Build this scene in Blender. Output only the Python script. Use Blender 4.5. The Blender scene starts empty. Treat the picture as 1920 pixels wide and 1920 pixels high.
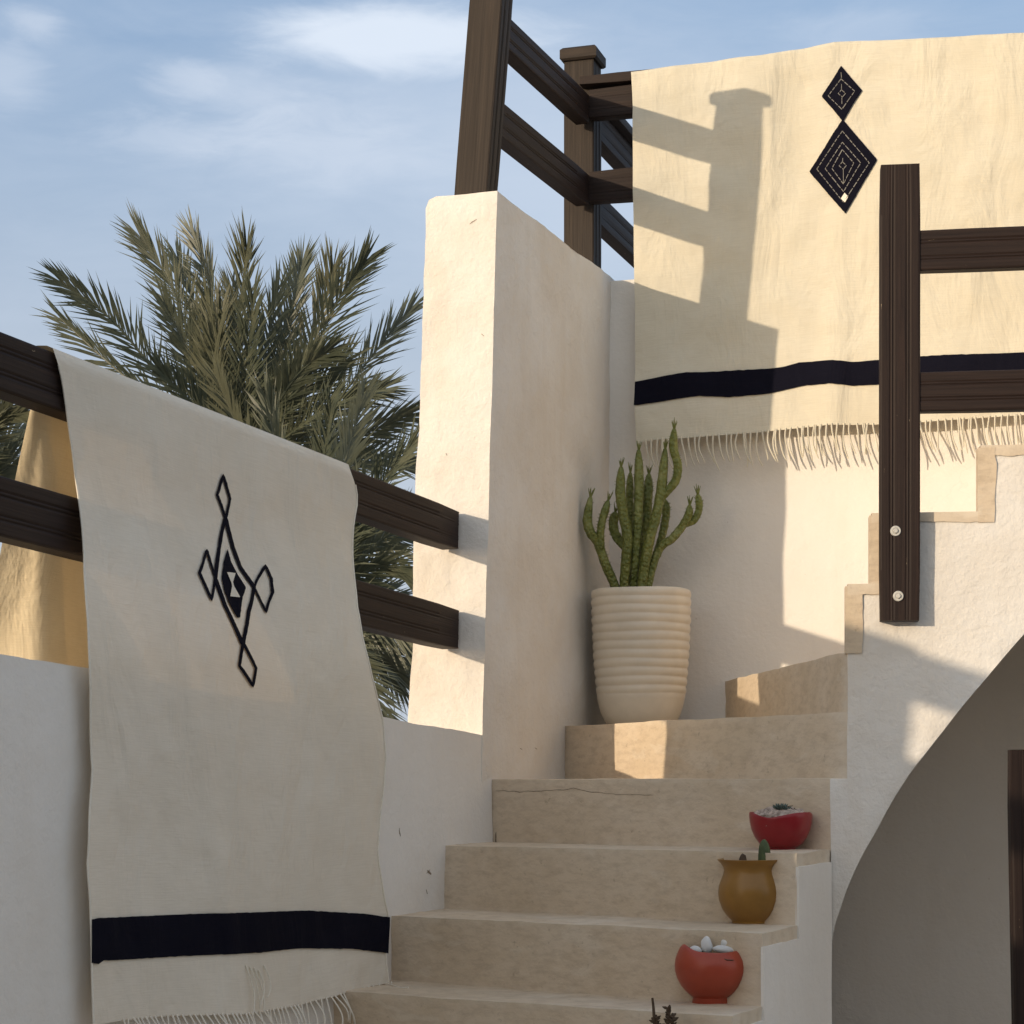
import bpy, bmesh, math, random
from mathutils import Vector, noise, Matrix
random.seed(7)
R = math.radians
S = bpy.context.scene
COL = S.collection

# ------------------------------------------------------------------ camera model
F = 3840.0; CX = 960.0; HY = 1470.0        # focal length in px of a 1920 px picture, eye-level row
def U(px, py, Y): return Vector(((px-CX)/F*Y, Y, (HY-py)/F*Y))
def on_line(px, p, d):
    """plan point where the sight line of column px meets the vertical plane through p along d"""
    k = (px-CX)/F
    t = (k*p[1]-p[0])/(d[0]-k*d[1])
    return Vector((p[0]+d[0]*t, p[1]+d[1]*t))
def zat(py, Y): return (HY-py)/F*Y
def yaw(a): return Vector((math.sin(R(a)), math.cos(R(a))))
def lerp(a, b, t): return a+(b-a)*t
def interp(tab, x):
    if x <= tab[0][0]:
        (x0, y0), (x1, y1) = tab[0], tab[1]
    elif x >= tab[-1][0]:
        (x0, y0), (x1, y1) = tab[-2], tab[-1]
    else:
        for (x0, y0), (x1, y1) in zip(tab, tab[1:]):
            if x0 <= x <= x1: break
    return y0+(y1-y0)*(x-x0)/(x1-x0)
def sstep(a, b, x):
    t = max(0., min(1., (x-a)/(b-a))); return t*t*(3-2*t)

# ------------------------------------------------------------------ materials
def mat(name):
    m = bpy.data.materials.new(name); m.use_nodes = True
    nt = m.node_tree; b = nt.nodes['Principled BSDF']
    return m, nt, b
def N(nt, t, **k):
    n = nt.nodes.new(t)
    for a, v in k.items():
        if a in n.inputs: n.inputs[a].default_value = v
        else: setattr(n, a, v)
    return n
def ramp(nt, fac, stops):
    r = nt.nodes.new('ShaderNodeValToRGB')
    el = r.color_ramp.elements
    while len(el) < len(stops): el.new(.5)
    for e, (p, c) in zip(el, stops):
        e.position = p; e.color = (c[0], c[1], c[2], 1) if not isinstance(c, (int, float)) else (c, c, c, 1)
    nt.links.new(fac, r.inputs['Fac']); return r
def mixc(nt, fac, a, b, mode='MIX'):
    m = nt.nodes.new('ShaderNodeMix'); m.data_type = 'RGBA'; m.blend_type = mode
    for s, v in ((m.inputs['Factor'], fac), (m.inputs['A'], a), (m.inputs['B'], b)):
        if hasattr(v, 'node'): nt.links.new(v, s)
        elif isinstance(v, (int, float)): s.default_value = v
        else: s.default_value = (v[0], v[1], v[2], 1)
    return m.outputs['Result']
def noise_n(nt, co, scale, detail=4, rough=.55, dist=0.):
    n = nt.nodes.new('ShaderNodeTexNoise')
    n.inputs['Scale'].default_value = scale; n.inputs['Detail'].default_value = detail
    n.inputs['Roughness'].default_value = rough; n.inputs['Distortion'].default_value = dist
    nt.links.new(co, n.inputs['Vector']); return n.outputs['Fac']
def mapped(nt, co, scale=(1, 1, 1), loc=(0, 0, 0)):
    m = nt.nodes.new('ShaderNodeMapping'); m.inputs['Scale'].default_value = scale; m.inputs['Location'].default_value = loc
    nt.links.new(co, m.inputs['Vector']); return m.outputs['Vector']
def bump(nt, b, h, strength, dist, prev=None):
    n = nt.nodes.new('ShaderNodeBump'); n.inputs['Strength'].default_value = strength; n.inputs['Distance'].default_value = dist
    nt.links.new(h, n.inputs['Height'])
    if prev: nt.links.new(prev.outputs['Normal'], n.inputs['Normal'])
    nt.links.new(n.outputs['Normal'], b.inputs['Normal']); return n
def coord(nt, which='Object'):
    return nt.nodes.new('ShaderNodeTexCoord').outputs[which]

def plaster(name, base, stain, rough_amp=1., stainamt=.5):
    m, nt, b = mat(name); co = coord(nt)
    big = noise_n(nt, co, 2.2, 5, .6)
    drip = noise_n(nt, mapped(nt, co, (9, 9, .8)), 1.6, 4, .6)
    c = mixc(nt, ramp(nt, big, [(.35, 0.), (.75, stainamt)]).outputs['Color'], base, stain)
    c = mixc(nt, ramp(nt, drip, [(.55, 0.), (.8, stainamt*.5)]).outputs['Color'], c, stain)
    # small chips and scuffs
    sp = noise_n(nt, co, 38, 3, .6)
    c = mixc(nt, ramp(nt, sp, [(.745, 0.), (.78, .35)]).outputs['Color'], c, (stain[0]*.55, stain[1]*.5, stain[2]*.45))
    # hair cracks
    v = nt.nodes.new('ShaderNodeTexVoronoi'); v.feature = 'DISTANCE_TO_EDGE'; v.inputs['Scale'].default_value = 1.7
    dn = N(nt, 'ShaderNodeVectorMath', operation='ADD')
    nz = nt.nodes.new('ShaderNodeTexNoise'); nz.inputs['Scale'].default_value = 5; nz.inputs['Detail'].default_value = 5
    nt.links.new(co, nz.inputs['Vector'])
    sc = N(nt, 'ShaderNodeVectorMath', operation='SCALE'); sc.inputs['Scale'].default_value = .35
    nt.links.new(nz.outputs['Color'], sc.inputs[0]); nt.links.new(co, dn.inputs[0]); nt.links.new(sc.outputs[0], dn.inputs[1])
    nt.links.new(dn.outputs[0], v.inputs['Vector'])
    ck = ramp(nt, v.outputs['Distance'], [(.0, 1.), (.0035, 0.)]).outputs['Color']
    gate = ramp(nt, noise_n(nt, co, 1.3, 2), [(.62, 0.), (.72, .25)]).outputs['Color']
    ckf = mixc(nt, 1., ck, gate, 'MULTIPLY')
    c = mixc(nt, ckf, c, (stain[0]*.5, stain[1]*.45, stain[2]*.4))
    nt.links.new(c, b.inputs['Base Color']); b.inputs['Roughness'].default_value = .9
    b.inputs['Specular IOR Level'].default_value = .2
    p = bump(nt, b, noise_n(nt, co, 11, 5, .6), .35*rough_amp, .012)
    p = bump(nt, b, noise_n(nt, co, 75, 4, .65), .30*rough_amp, .004, p)
    return m
M = {}
M['white'] = plaster('white_plaster', (.84, .81, .765), (.75, .69, .61), 1.2, .5)
M['rough_white'] = plaster('rough_white_plaster', (.83, .805, .765), (.69, .61, .51), 2.0, .75)

def step_mat():
    m, nt, b = mat('tan_limewash'); co = coord(nt)
    big = noise_n(nt, co, 3.1, 6, .62, .6)
    c = ramp(nt, big, [(.28, (.60, .485, .345)), (.5, (.675, .555, .415)), (.72, (.72, .61, .475))]).outputs['Color']
    pt = noise_n(nt, mapped(nt, co, (4, 4, 9), (3, 1, 2)), 1.1, 3, .5, 1.2)
    c = mixc(nt, ramp(nt, pt, [(.62, 0.), (.66, .32)]).outputs['Color'], c, (.74, .66, .545))
    sp = noise_n(nt, co, 55, 4, .7)
    c = mixc(nt, ramp(nt, sp, [(.63, 0.), (.73, .65)]).outputs['Color'], c, (.36, .28, .20))
    st = noise_n(nt, mapped(nt, co, (22, 22, 60)), 1., 4, .7)
    c = mixc(nt, ramp(nt, st, [(.3, .5), (.55, 0.)]).outputs['Color'], c, (.45, .35, .25))
    # paler along convex edges such as the noses
    g = nt.nodes.new('ShaderNodeNewGeometry'); w = ramp(nt, g.outputs['Pointiness'], [(.51, 0.), (.58, .6)]).outputs['Color']
    c = mixc(nt, w, c, (.75, .665, .55))
    nt.links.new(c, b.inputs['Base Color']); b.inputs['Roughness'].default_value = .85; b.inputs['Specular IOR Level'].default_value = .25
    p = bump(nt, b, noise_n(nt, co, 14, 5, .6), .4, .010)
    bump(nt, b, noise_n(nt, co, 90, 4, .65), .35, .004, p)
    return m
M['step'] = step_mat()

def wood_mat(name, a, bcol, chips, gloss):
    m, nt, b = mat(name); uv = coord(nt, 'UV')
    g = noise_n(nt, mapped(nt, uv, (3.0, 160, 1)), 1., 5, .65, .5)
    c = ramp(nt, g, [(.3, a), (.7, bcol)]).outputs['Color']
    g2 = noise_n(nt, mapped(nt, uv, (1.2, 30, 1), (4, 2, 0)), 1., 3, .5, 1.5)
    c = mixc(nt, ramp(nt, g2, [(.55, 0.), (.8, .5)]).outputs['Color'], c, (bcol[0]*1.7, bcol[1]*1.6, bcol[2]*1.5))
    if chips:
        sp = noise_n(nt, mapped(nt, uv, (18, 85, 1)), 1., 4, .7)
        c = mixc(nt, ramp(nt, sp, [(.705, 0.), (.72, chips)]).outputs['Color'], c, (.34, .26, .17))
    nt.links.new(c, b.inputs['Base Color']); b.inputs['Roughness'].default_value = gloss
    b.inputs['Specular IOR Level'].default_value = .2
    bump(nt, b, g, .4, .002)
    return m
M['wood'] = wood_mat('brown_painted_wood', (.016, .0098, .0085), (.032, .020, .0165), .8, .6)
M['old_wood'] = wood_mat('weathered_brown_wood', (.024, .018, .0145), (.052, .040, .032), 0, .65)

def wool(name, base, dark, trans):
    m, nt, b = mat(name); uv = coord(nt, 'UV'); co = coord(nt)
    big = noise_n(nt, co, 3.3, 4, .6)
    c = mixc(nt, ramp(nt, big, [(.35, 0.), (.75, .8)]).outputs['Color'], base, dark)
    wf = noise_n(nt, mapped(nt, uv, (14, 420, 1)), 1., 3, .6)
    c = mixc(nt, ramp(nt, wf, [(.35, .38), (.6, 0.)]).outputs['Color'], c, (dark[0]*.9, dark[1]*.89, dark[2]*.87))
    wp = noise_n(nt, mapped(nt, uv, (380, 9, 1)), 1., 2, .5)
    c = mixc(nt, ramp(nt, wp, [(.35, .25), (.6, 0.)]).outputs['Color'], c, dark)
    nt.links.new(c, b.inputs['Base Color']); b.inputs['Roughness'].default_value = .95
    b.inputs['Specular IOR Level'].default_value = .08
    b.inputs['Sheen Weight'].default_value = .08 if base[0] > .1 else 0
    wr = noise_n(nt, mapped(nt, co, (7, 7, 2.6), (1, 2, 3)), 1., 4, .55, .8)
    p = bump(nt, b, wr, .8, .022)
    p = bump(nt, b, noise_n(nt, mapped(nt, co, (9, 9, 12)), 1., 3, .5, 1.5), .35, .007, p)
    p = bump(nt, b, wf, .42, .0018, p)
    p = bump(nt, b, noise_n(nt, mapped(nt, uv, (260, 260, 1)), 1., 2, .6), .35, .001, p)
    if trans:
        t = nt.nodes.new('ShaderNodeBsdfTranslucent'); mx = nt.nodes.new('ShaderNodeMixShader')
        tc = mixc(nt, 1., c, (1., .75, .42), 'MULTIPLY')
        nt.links.new(tc, t.inputs['Color']); mx.inputs['Fac'].default_value = trans
        out = nt.nodes['Material Output']
        nt.links.new(b.outputs[0], mx.inputs[1]); nt.links.new(t.outputs[0], mx.inputs[2]); nt.links.new(mx.outputs[0], out.inputs['Surface'])
    return m
M['wool'] = wool('cream_wool', (.86, .795, .685), (.79, .72, .605), .075)
M['wool_back'] = wool('cream_wool_lit_through', (.80, .69, .50), (.72, .60, .41), .11)  # yellower base paints in the golden back-light on the same wool
M['wool2'] = wool('warm_cream_wool', (.725, .675, .555), (.645, .59, .465), .0)
M['black_wool'] = wool('black_wool', (.008, .008, .016), (.006, .006, .012), 0)

def simple(name, col, rough, spec=.5, var=.25, scale=30, bmp=.15, coat=0):
    m, nt, b = mat(name); co = coord(nt)
    n = noise_n(nt, co, scale, 4, .6)
    d = tuple(c*(1-var) for c in col)
    nt.links.new(mixc(nt, ramp(nt, n, [(.35, 0.), (.7, 1.)]).outputs['Color'], col, d), b.inputs['Base Color'])
    b.inputs['Roughness'].default_value = rough; b.inputs['Specular IOR Level'].default_value = spec
    if coat: b.inputs['Coat Weight'].default_value = coat; b.inputs['Coat Roughness'].default_value = .15
    if bmp: bump(nt, b, noise_n(nt, co, scale*4, 3, .6), bmp, .002)
    return m
M['white_thread'] = simple('pale_thread', (.86, .80, .69), .9, .1, .1, 200, 0)
M['grey_thread'] = simple('grey_thread', (.26, .25, .23), .9, .1, .3, 200, 0)
M['pot'] = simple('cream_glazed_clay', (.80, .71, .575), .35, .45, .14, 9, .06)
M['red'] = simple('red_glaze', (.29, .010, .016), .3, .5, .15, 14, .05)
M['ochre'] = simple('ochre_glaze', (.32, .16, .03), .34, .5, .22, 16, .06)
M['orange'] = simple('orange_red_glaze', (.39, .058, .026), .36, .5, .18, 14, .06)
M['soil'] = simple('dry_soil', (.16, .115, .075), .95, .1, .5, 60, .6)
M['gravel'] = simple('mixed_gravel', (.62, .50, .42), .9, .2, .65, 110, .6)
M['pebble'] = simple('white_pebble', (.76, .75, .73), .6, .3, .15, 40, .1)
M['steel'] = simple('galvanised_steel', (.62, .60, .55), .45, .5, .2, 60, .1)
M['dry_stem'] = simple('dry_stem', (.12, .085, .06), .9, .1, .4, 60, .4)
M['trunk'] = simple('palm_bark', (.14, .10, .065), .95, .1, .5, 25, .6)
M['cactus'] = None

def cactus_mat():
    m, nt, b = mat('cactus_green'); co = coord(nt)
    n = noise_n(nt, co, 22, 4, .6)
    c = ramp(nt, n, [(.3, (.11, .135, .028)), (.55, (.19, .21, .05)), (.75, (.28, .28, .10))]).outputs['Color']
    v = nt.nodes.new('ShaderNodeTexVoronoi'); v.inputs['Scale'].default_value = 85
    nt.links.new(co, v.inputs['Vector'])
    c = mixc(nt, ramp(nt, v.outputs['Distance'], [(.05, .5), (.22, 0.)]).outputs['Color'], c, (.30, .30, .15))
    nt.links.new(c, b.inputs['Base Color']); b.inputs['Roughness'].default_value = .5
    iv = ramp(nt, v.outputs['Distance'], [(0., 1.), (.7, 0.)]).outputs['Color']
    bump(nt, b, iv, .7, .008)
    return m
M['cactus'] = cactus_mat()

def frond_mat():
    m, nt, b = mat('palm_leaf'); co = coord(nt)
    oi = nt.nodes.new('ShaderNodeObjectInfo')
    n = noise_n(nt, co, 5, 3, .6)
    c = ramp(nt, n, [(.3, (.062, .076, .052)), (.55, (.098, .112, .075)), (.75, (.16, .165, .105))]).outputs['Color']
    c = mixc(nt, ramp(nt, oi.outputs['Random'], [(.3, 0.), (1., .55)]).outputs['Color'], c, (.15, .145, .085))
    nt.links.new(c, b.inputs['Base Color']); b.inputs['Roughness'].default_value = .42
    b.inputs['Specular IOR Level'].default_value = .45
    t = nt.nodes.new('ShaderNodeBsdfTranslucent'); mx = nt.nodes.new('ShaderNodeMixShader'); mx.inputs['Fac'].default_value = .22
    nt.links.new(c, t.inputs['Color'])
    nt.links.new(b.outputs[0], mx.inputs[1]); nt.links.new(t.outputs[0], mx.inputs[2])
    nt.links.new(mx.outputs[0], nt.nodes['Material Output'].inputs['Surface'])
    return m
M['frond'] = frond_mat()

def ground_mat():
    m, nt, b = mat('sandy_ground'); co = coord(nt)
    c = ramp(nt, noise_n(nt, co, .6, 8, .65), [(.3, (.34, .29, .235)), (.7, (.43, .375, .31))]).outputs['Color']
    nt.links.new(c, b.inputs['Base Color']); b.inputs['Roughness'].default_value = .95
    bump(nt, b, noise_n(nt, co, 25, 5, .6), .5, .02)
    return m
M['ground'] = ground_mat()

# ------------------------------------------------------------------ object helpers
def tag(o, label=None, cat=None, group=None, kind=None):
    if label: o['label'] = label
    if cat: o['category'] = cat
    if group: o['group'] = group
    if kind: o['kind'] = kind
    return o
def empty(name, loc, label, cat, group=None):
    o = bpy.data.objects.new(name, None); COL.objects.link(o); o.location = loc; o.empty_display_size = .05
    return tag(o, label, cat, group)
def obj(name, bm, m, parent=None, smooth=True, angle=40, recalc=True):
    if recalc: bmesh.ops.recalc_face_normals(bm, faces=bm.faces)
    if smooth:
        ca = R(angle)
        for f in bm.faces: f.smooth = True
        for e in bm.edges:
            if len(e.link_faces) == 2 and e.calc_face_angle(0) > ca: e.smooth = False
    me = bpy.data.meshes.new(name); bm.to_mesh(me); bm.free()
    me.materials.append(m)
    o = bpy.data.objects.new(name, me); COL.objects.link(o)
    if parent:
        o.parent = parent
        o.matrix_parent_inverse = Matrix.Translation(-world_loc(parent))
    return o
def world_loc(o):
    v = Vector(o.location)
    if o.parent: v = Vector(o.location)  # every parent below is an unrotated Empty or a mesh left at the origin
    return v
def loops_solid(loops, bm=None, caps=True):
    bm = bm or bmesh.new()
    rows = [[bm.verts.new(v) for v in lp] for lp in loops]
    for a, b in zip(rows, rows[1:]):
        n = len(a)
        for i in range(n): bm.faces.new((a[i], a[(i+1) % n], b[(i+1) % n], b[i]))
    if caps:
        bm.faces.new(rows[0][::-1]); bm.faces.new(rows[-1])
    return bm
def bevel(bm, off, seg=3, ang=30):
    ed = [e for e in bm.edges if len(e.link_faces) == 2 and e.calc_face_angle(0) > R(ang)]
    bmesh.ops.recalc_face_normals(bm, faces=bm.faces)
    bmesh.ops.bevel(bm, geom=ed, offset=off, segments=seg, profile=.5, affect='EDGES', clamp_overlap=True)
    return bm
def refine(bm, maxlen, zmin=-9, it=7):
    bmesh.ops.triangulate(bm, faces=bm.faces)
    for _ in range(it):
        ed = [e for e in bm.edges if e.calc_length() > maxlen and max(v.co.z for v in e.verts) > zmin]
        if not ed: break
        bmesh.ops.subdivide_edges(bm, edges=ed, cuts=1)
        bmesh.ops.triangulate(bm, faces=[f for f in bm.faces if len(f.verts) > 3])
    return bm
def roughen(bm, amp, scale, amp2=0, scale2=20):
    bm.normal_update()
    for v in bm.verts:
        d = noise.noise(v.co*scale)*amp + (noise.noise(v.co*scale2)*amp2 if amp2 else 0)
        v.co += v.normal*d
    return bm
def tube(bm, pts, rad, sides=6, cap=True, uvl=None):
    pts = [Vector(p) for p in pts]; n = len(pts)
    rr = rad if isinstance(rad, (list, tuple)) else [rad]*n
    prev = None; rings = []
    for i, p in enumerate(pts):
        t = (pts[min(i+1, n-1)]-pts[max(i-1, 0)]).normalized()
        if prev is None:
            a = Vector((0, 0, 1)) if abs(t.z) < .9 else Vector((1, 0, 0))
            x = t.cross(a).normalized()
        else:
            x = (prev-t*prev.dot(t)).normalized()
        prev = x; y = t.cross(x)
        rings.append([bm.verts.new(p+(x*math.cos(2*math.pi*k/sides)+y*math.sin(2*math.pi*k/sides))*rr[i]) for k in range(sides)])
    for a, b in zip(rings, rings[1:]):
        for k in range(sides): bm.faces.new((a[k], a[(k+1) % sides], b[(k+1) % sides], b[k]))
    if cap: bm.faces.new(rings[0][::-1]); bm.faces.new(rings[-1])
    return rings
def catmull(pts, n):
    pts = [Vector(p) for p in pts]; P = [pts[0]*2-pts[1]]+pts+[pts[-1]*2-pts[-2]]; out = []
    segs = len(pts)-1
    for i in range(n+1):
        f = i/n*segs; s = min(int(f), segs-1); t = f-s
        a, b, c, d = P[s:s+4]
        out.append(.5*((2*b)+(c-a)*t+(2*a-5*b+4*c-d)*t*t+(-a+3*b-3*c+d)*t*t*t))
    return out
def lathe(bm, prof, cen, sides=48, fn=None):
    """prof: list of (radius, z) from the inside bottom round to the outside; fn(angle, r, z) may move a point"""
    rows = []
    for r, z in prof:
        row = []
        for k in range(sides):
            a = 2*math.pi*k/sides; rr, zz = (r, z) if not fn else fn(a, r, z)
            row.append(bm.verts.new((cen[0]+rr*math.cos(a), cen[1]+rr*math.sin(a), cen[2]+zz)))
        rows.append(row)
    for a, b in zip(rows, rows[1:]):
        for k in range(sides): bm.faces.new((a[k], a[(k+1) % sides], b[(k+1) % sides], b[k]))
    bm.faces.new(rows[0][::-1]); bm.faces.new(rows[-1])
    return bm

def board(p0, p1, h, th, front, up=None, grooves=True, ends=.003, wob=0):
    """moulded board from p0 to p1 (centres of its FRONT face); h across, th deep, front = unit vector its face looks to"""
    p0, p1 = Vector(p0), Vector(p1); ax = (p1-p0).normalized(); front = (front-ax*front.dot(ax)).normalized()
    up = ax.cross(front).normalized()
    if up.z < -.01: up = -up
    g = .0022; r = .005; H = h/2
    prof = [(-H, -th), (H, -th), (H, -r), (H-r*.3, -r*.3), (H-r, 0)]
    if grooves:
        for c in (.235, .165, -.165, -.235):
            w = .0085*h/.1
            prof += [(c*h*1.0+w*.5+H*0, 0), (c*h, -g), (c*h-w*.5, 0)]
    prof += [(-H+r, 0), (-H+r*.3, -r*.3), (-H, -r)]
    # keep the groove order strictly falling
    bm = bmesh.new(); uvl = bm.loops.layers.uv.new('UVMap')
    L = (p1-p0).length; ns = max(2, int(L/.12)); seed = random.random()*50
    rows = []; per = [0]
    for a, b in zip(prof, prof[1:]+prof[:1]): per.append(per[-1]+math.hypot(a[0]-b[0], a[1]-b[1]))
    for i in range(ns+1):
        c = p0.lerp(p1, i/ns); row = []
        sh = ends if i in (0, ns) else 0
        for (v, d) in prof:
            k = 1-sh/H
            q = c+up*(v*k)+front*(d if d < -.001 else d-sh)
            if wob: q += up*noise.noise(Vector((i*.9, seed, 0)))*wob+front*noise.noise(Vector((i*.9, seed, 7)))*wob
            row.append(bm.verts.new(q))
        rows.append(row)
    n = len(prof)
    for i, (a, b) in enumerate(zip(rows, rows[1:])):
        for k in range(n):
            f = bm.faces.new((a[k], a[(k+1) % n], b[(k+1) % n], b[k]))
            u0, u1 = i/ns*L+seed, (i+1)/ns*L+seed; v0, v1 = per[k], per[k+1]
            for lp, uvv in zip(f.loops, ((u0, v0), (u0, v1), (u1, v1), (u1, v0))): lp[uvl].uv = uvv
    bm.faces.new(rows[0][::-1]); bm.faces.new(rows[-1])
    return bm
def post_bm(cb, ct, w, d, face):
    """square post with moulded face; cb, ct centres of its bottom and top"""
    face = Vector((face[0], face[1], 0))
    return board(Vector(cb)+face*d/2, Vector(ct)+face*d/2, w, d, face)

# ------------------------------------------------------------------ plan of the place
W17 = yaw(17.5); B17 = Vector((W17.y, -W17.x))          # along the tall wall / along the rear wall
WP = yaw(20.2)                                           # run of the tall wall
U24 = yaw(24.1); V24 = Vector((U24.y, -U24.x))          # along the left balustrade / its inner normal
CD = Vector((.9922, -.1246)); CN = Vector((-.1246, -.9922))   # arched wall: along, towards the viewer
GZ = -1.55
FRt = U(932, 362, 5.5); FRb = U(905, 1378, 5.5)
lean = (FRb.xy-FRt.xy)/(FRb.z-FRt.z)
def FRz(z): return FRt.xy+lean*(z-FRt.z)
C = on_line(1143, FRt.xy, WP)                          # inner corner tall wall / rear wall
FRp = FRb.xy
SUN = Vector((1.15, 1, -.28)).normalized()

# ground -----------------------------------------------------------------
bm = bmesh.new()
bmesh.ops.create_grid(bm, x_segments=40, y_segments=40, size=400)
for v in bm.verts: v.co.z = GZ
tag(obj('ground', bm, M['ground']), kind='structure')

# tall wall --------------------------------------------------------------
def tall_loop(z, top):
    fr = FRz(z); fl = fr-B17*(.203 if top else .207+.006*(1.6-z)*.5)
    return [fr, C, C+W17*.2, C+W17*.2-B17*.215, fl]
zt = lambda p: 1.592+(p-FRt.xy).dot(W17)*.004
loA = [Vector((p.x, p.y, GZ)) for p in tall_loop(GZ, False)]
loB = [Vector((p.x, p.y, .8)) for p in tall_loop(.8, False)]
tl = tall_loop(1.6, True)
loC = [Vector((p.x, p.y, zt(p)-.030)) for p in tl]
loD = [Vector((p.x, p.y, zt(p)-.008)) for p in (tl[0], tl[1], tl[2], tl[3]+B17*.010, tl[4]+B17*.010)]
loE = [Vector((p.x, p.y, zt(p))) for p in (tl[0], tl[1], tl[2], tl[3]+B17*.030, tl[4]+B17*.030)]
bm = loops_solid([loA, loB, loC, loD, loE]); bevel(bm, .016, 3, 25); refine(bm, .045, -.4); roughen(bm, .007, 5, .0025, 24)
tag(obj('tall_wall', bm, M['rough_white'], angle=50), 'tall white plaster wall with a narrow sunlit end, carrying the brown post and rails', 'wall')

# rear wall --------------------------------------------------------------
a, b = C-B17*.012, C+B17*3.6
pl = [a, b, b+W17*.2, a+W17*.2]
bm = loops_solid([[Vector((p.x, p.y, GZ)) for p in pl], [Vector((p.x, p.y, 1.585)) for p in pl]])
bevel(bm, .014, 3); refine(bm, .06, -.2); roughen(bm, .006, 3.5, .001, 20)
tag(obj('rear_wall', bm, M['white'], angle=50), 'white plaster wall behind the cactus, with the wide sunlit rug hanging down it', 'wall')

# left parapet -------------------------------------------------------------
PT = lambda s: .134+.0476*s
fr = FRp+V24*0.0
bm = bmesh.new(); loops = []
for s in (-.06, 0, .6, 1.2, 1.8, 2.4, 3.0, 3.8, 4.8):
    i = fr-U24*s; o = i-V24*.205
    o = o+U24*(.0 if s > 0 else .02)
    z = PT(s)
    loops.append([Vector((i.x, i.y, GZ)), Vector((i.x, i.y, z)), Vector((o.x, o.y, z+.004)), Vector((o.x, o.y, GZ))])
bm = loops_solid(loops); bevel(bm, .016, 3, 30); refine(bm, .06, -.7); roughen(bm, .006, 4, .002, 22)
tag(obj('parapet_wall', bm, M['white'], angle=50), 'low shaded white parapet wall under the hanging rug at the left of the steps', 'wall')

# ------------------------------------------------------------------ staircase
# left and right ends of each nose, z of each tread (T1 top ... T5, then on down out of the frame)
L2 = on_line(927, FRp, U24); L3 = on_line(838, FRp, U24); L4 = on_line(735, FRp, U24)
pierdir = (C-FRz(.1)).normalized()
L1 = U(1046, 1360, 6.15).xy
R3 = U(1495, 1602, 4.66).xy
R4 = on_line(1430, R3, U24); R5 = on_line(1374, R3, U24); R2 = on_line(1557, R3, U24)
AP = R2.copy()                                           # arched wall starts here
NW = on_line(1589, AP, CD)                               # newel point of the winders
z1, z2, z3, z4, z5 = .172, .012, -.158, -.322, -.480
zw, zu1, zu2, zu3 = .318, .478, .643, .800
L5 = on_line(628, FRp, U24)
WL = on_line(1352, C, B17)
SPL = .04                                                # treads run this far into the walls on the left
st = empty('staircase', (R3.x, R3.y, GZ), 'tan limewashed outdoor steps climbing between white walls and turning right', 'staircase')
def step(poly, z0, z1, amp=.004):
    bm = loops_solid([[Vector((p.x, p.y, z0)) for p in poly], [Vector((p.x, p.y, z1)) for p in poly]])
    bevel(bm, .018, 4, 30); refine(bm, .05); roughen(bm, amp, 6, .0022, 26)
    return obj('step', bm, M['step'], st, angle=60)
inn = CN*-.004                                           # noses stop just behind the painted side face
def ext(l): return l-V24*SPL
nosL = [L2, L3, L4, L5]; nosR = [R2, R3, R4, R5]; zz = [z2, z3, z4, z5]
tread = .275
for k in range(6):
    nosL.append(nosL[-1]-U24*tread); nosR.append(nosR[-1]-U24*.25); zz.append(zz[-1]-.168)
for k in range(1, len(zz)):
    zb = zz[k+1]-.004 if k+1 < len(zz) else GZ
    back_l, back_r = nosL[k-1]+U24*.08, nosR[k-1]+U24*.03
    if k == 1: back_l, back_r = L2+U24*.06, R2+U24*.02
    step([ext(nosL[k]), nosR[k]-V24*.002*(k % 2), back_r-V24*.002*(k % 2), ext(back_l)], zb, zz[k])
# wide turning tread (below the pot step), pot step, first winder
nin = NW-CN*.004
step([ext(L2), R2-CN*.002, nin+CD*.0+W17*.03, L1+W17*.1-B17*SPL], z3-.004, z2)
step([L1-B17*SPL, nin, nin+W17*.12, WL+B17*.12+W17*.03, C+W17*.03, C-B17*SPL], z2-.004, z1)
UB = NW+W17*1.33
step([WL+W17*.03, nin+CD*.002, nin+CD*.08+W17*.1, UB+CD*.1, WL+B17*.2+W17*.03], z1-.004, zw)
# steps of the upper flight, behind the arched wall
def cp(px): return on_line(px, AP, CD)
upx = [1589, 1634, 1838]
us = [NW, cp(1634), cp(1838)]
for k in range(5): us.append(us[-1]+CD*.262)
uz = [zu1, zu2, zu3]
for k in range(5): uz.append(uz[-1]+.163)
for k, (p, z) in enumerate(zip(us, uz)):
    q = us[k+1]+CD*.03 if k+1 < len(us) else p+CD*.6
    f = .06
    step([p-CN*f+CD*.003, q-CN*f, q+W17*1.33, p+W17*1.33], z-.19, z-.003)

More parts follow.
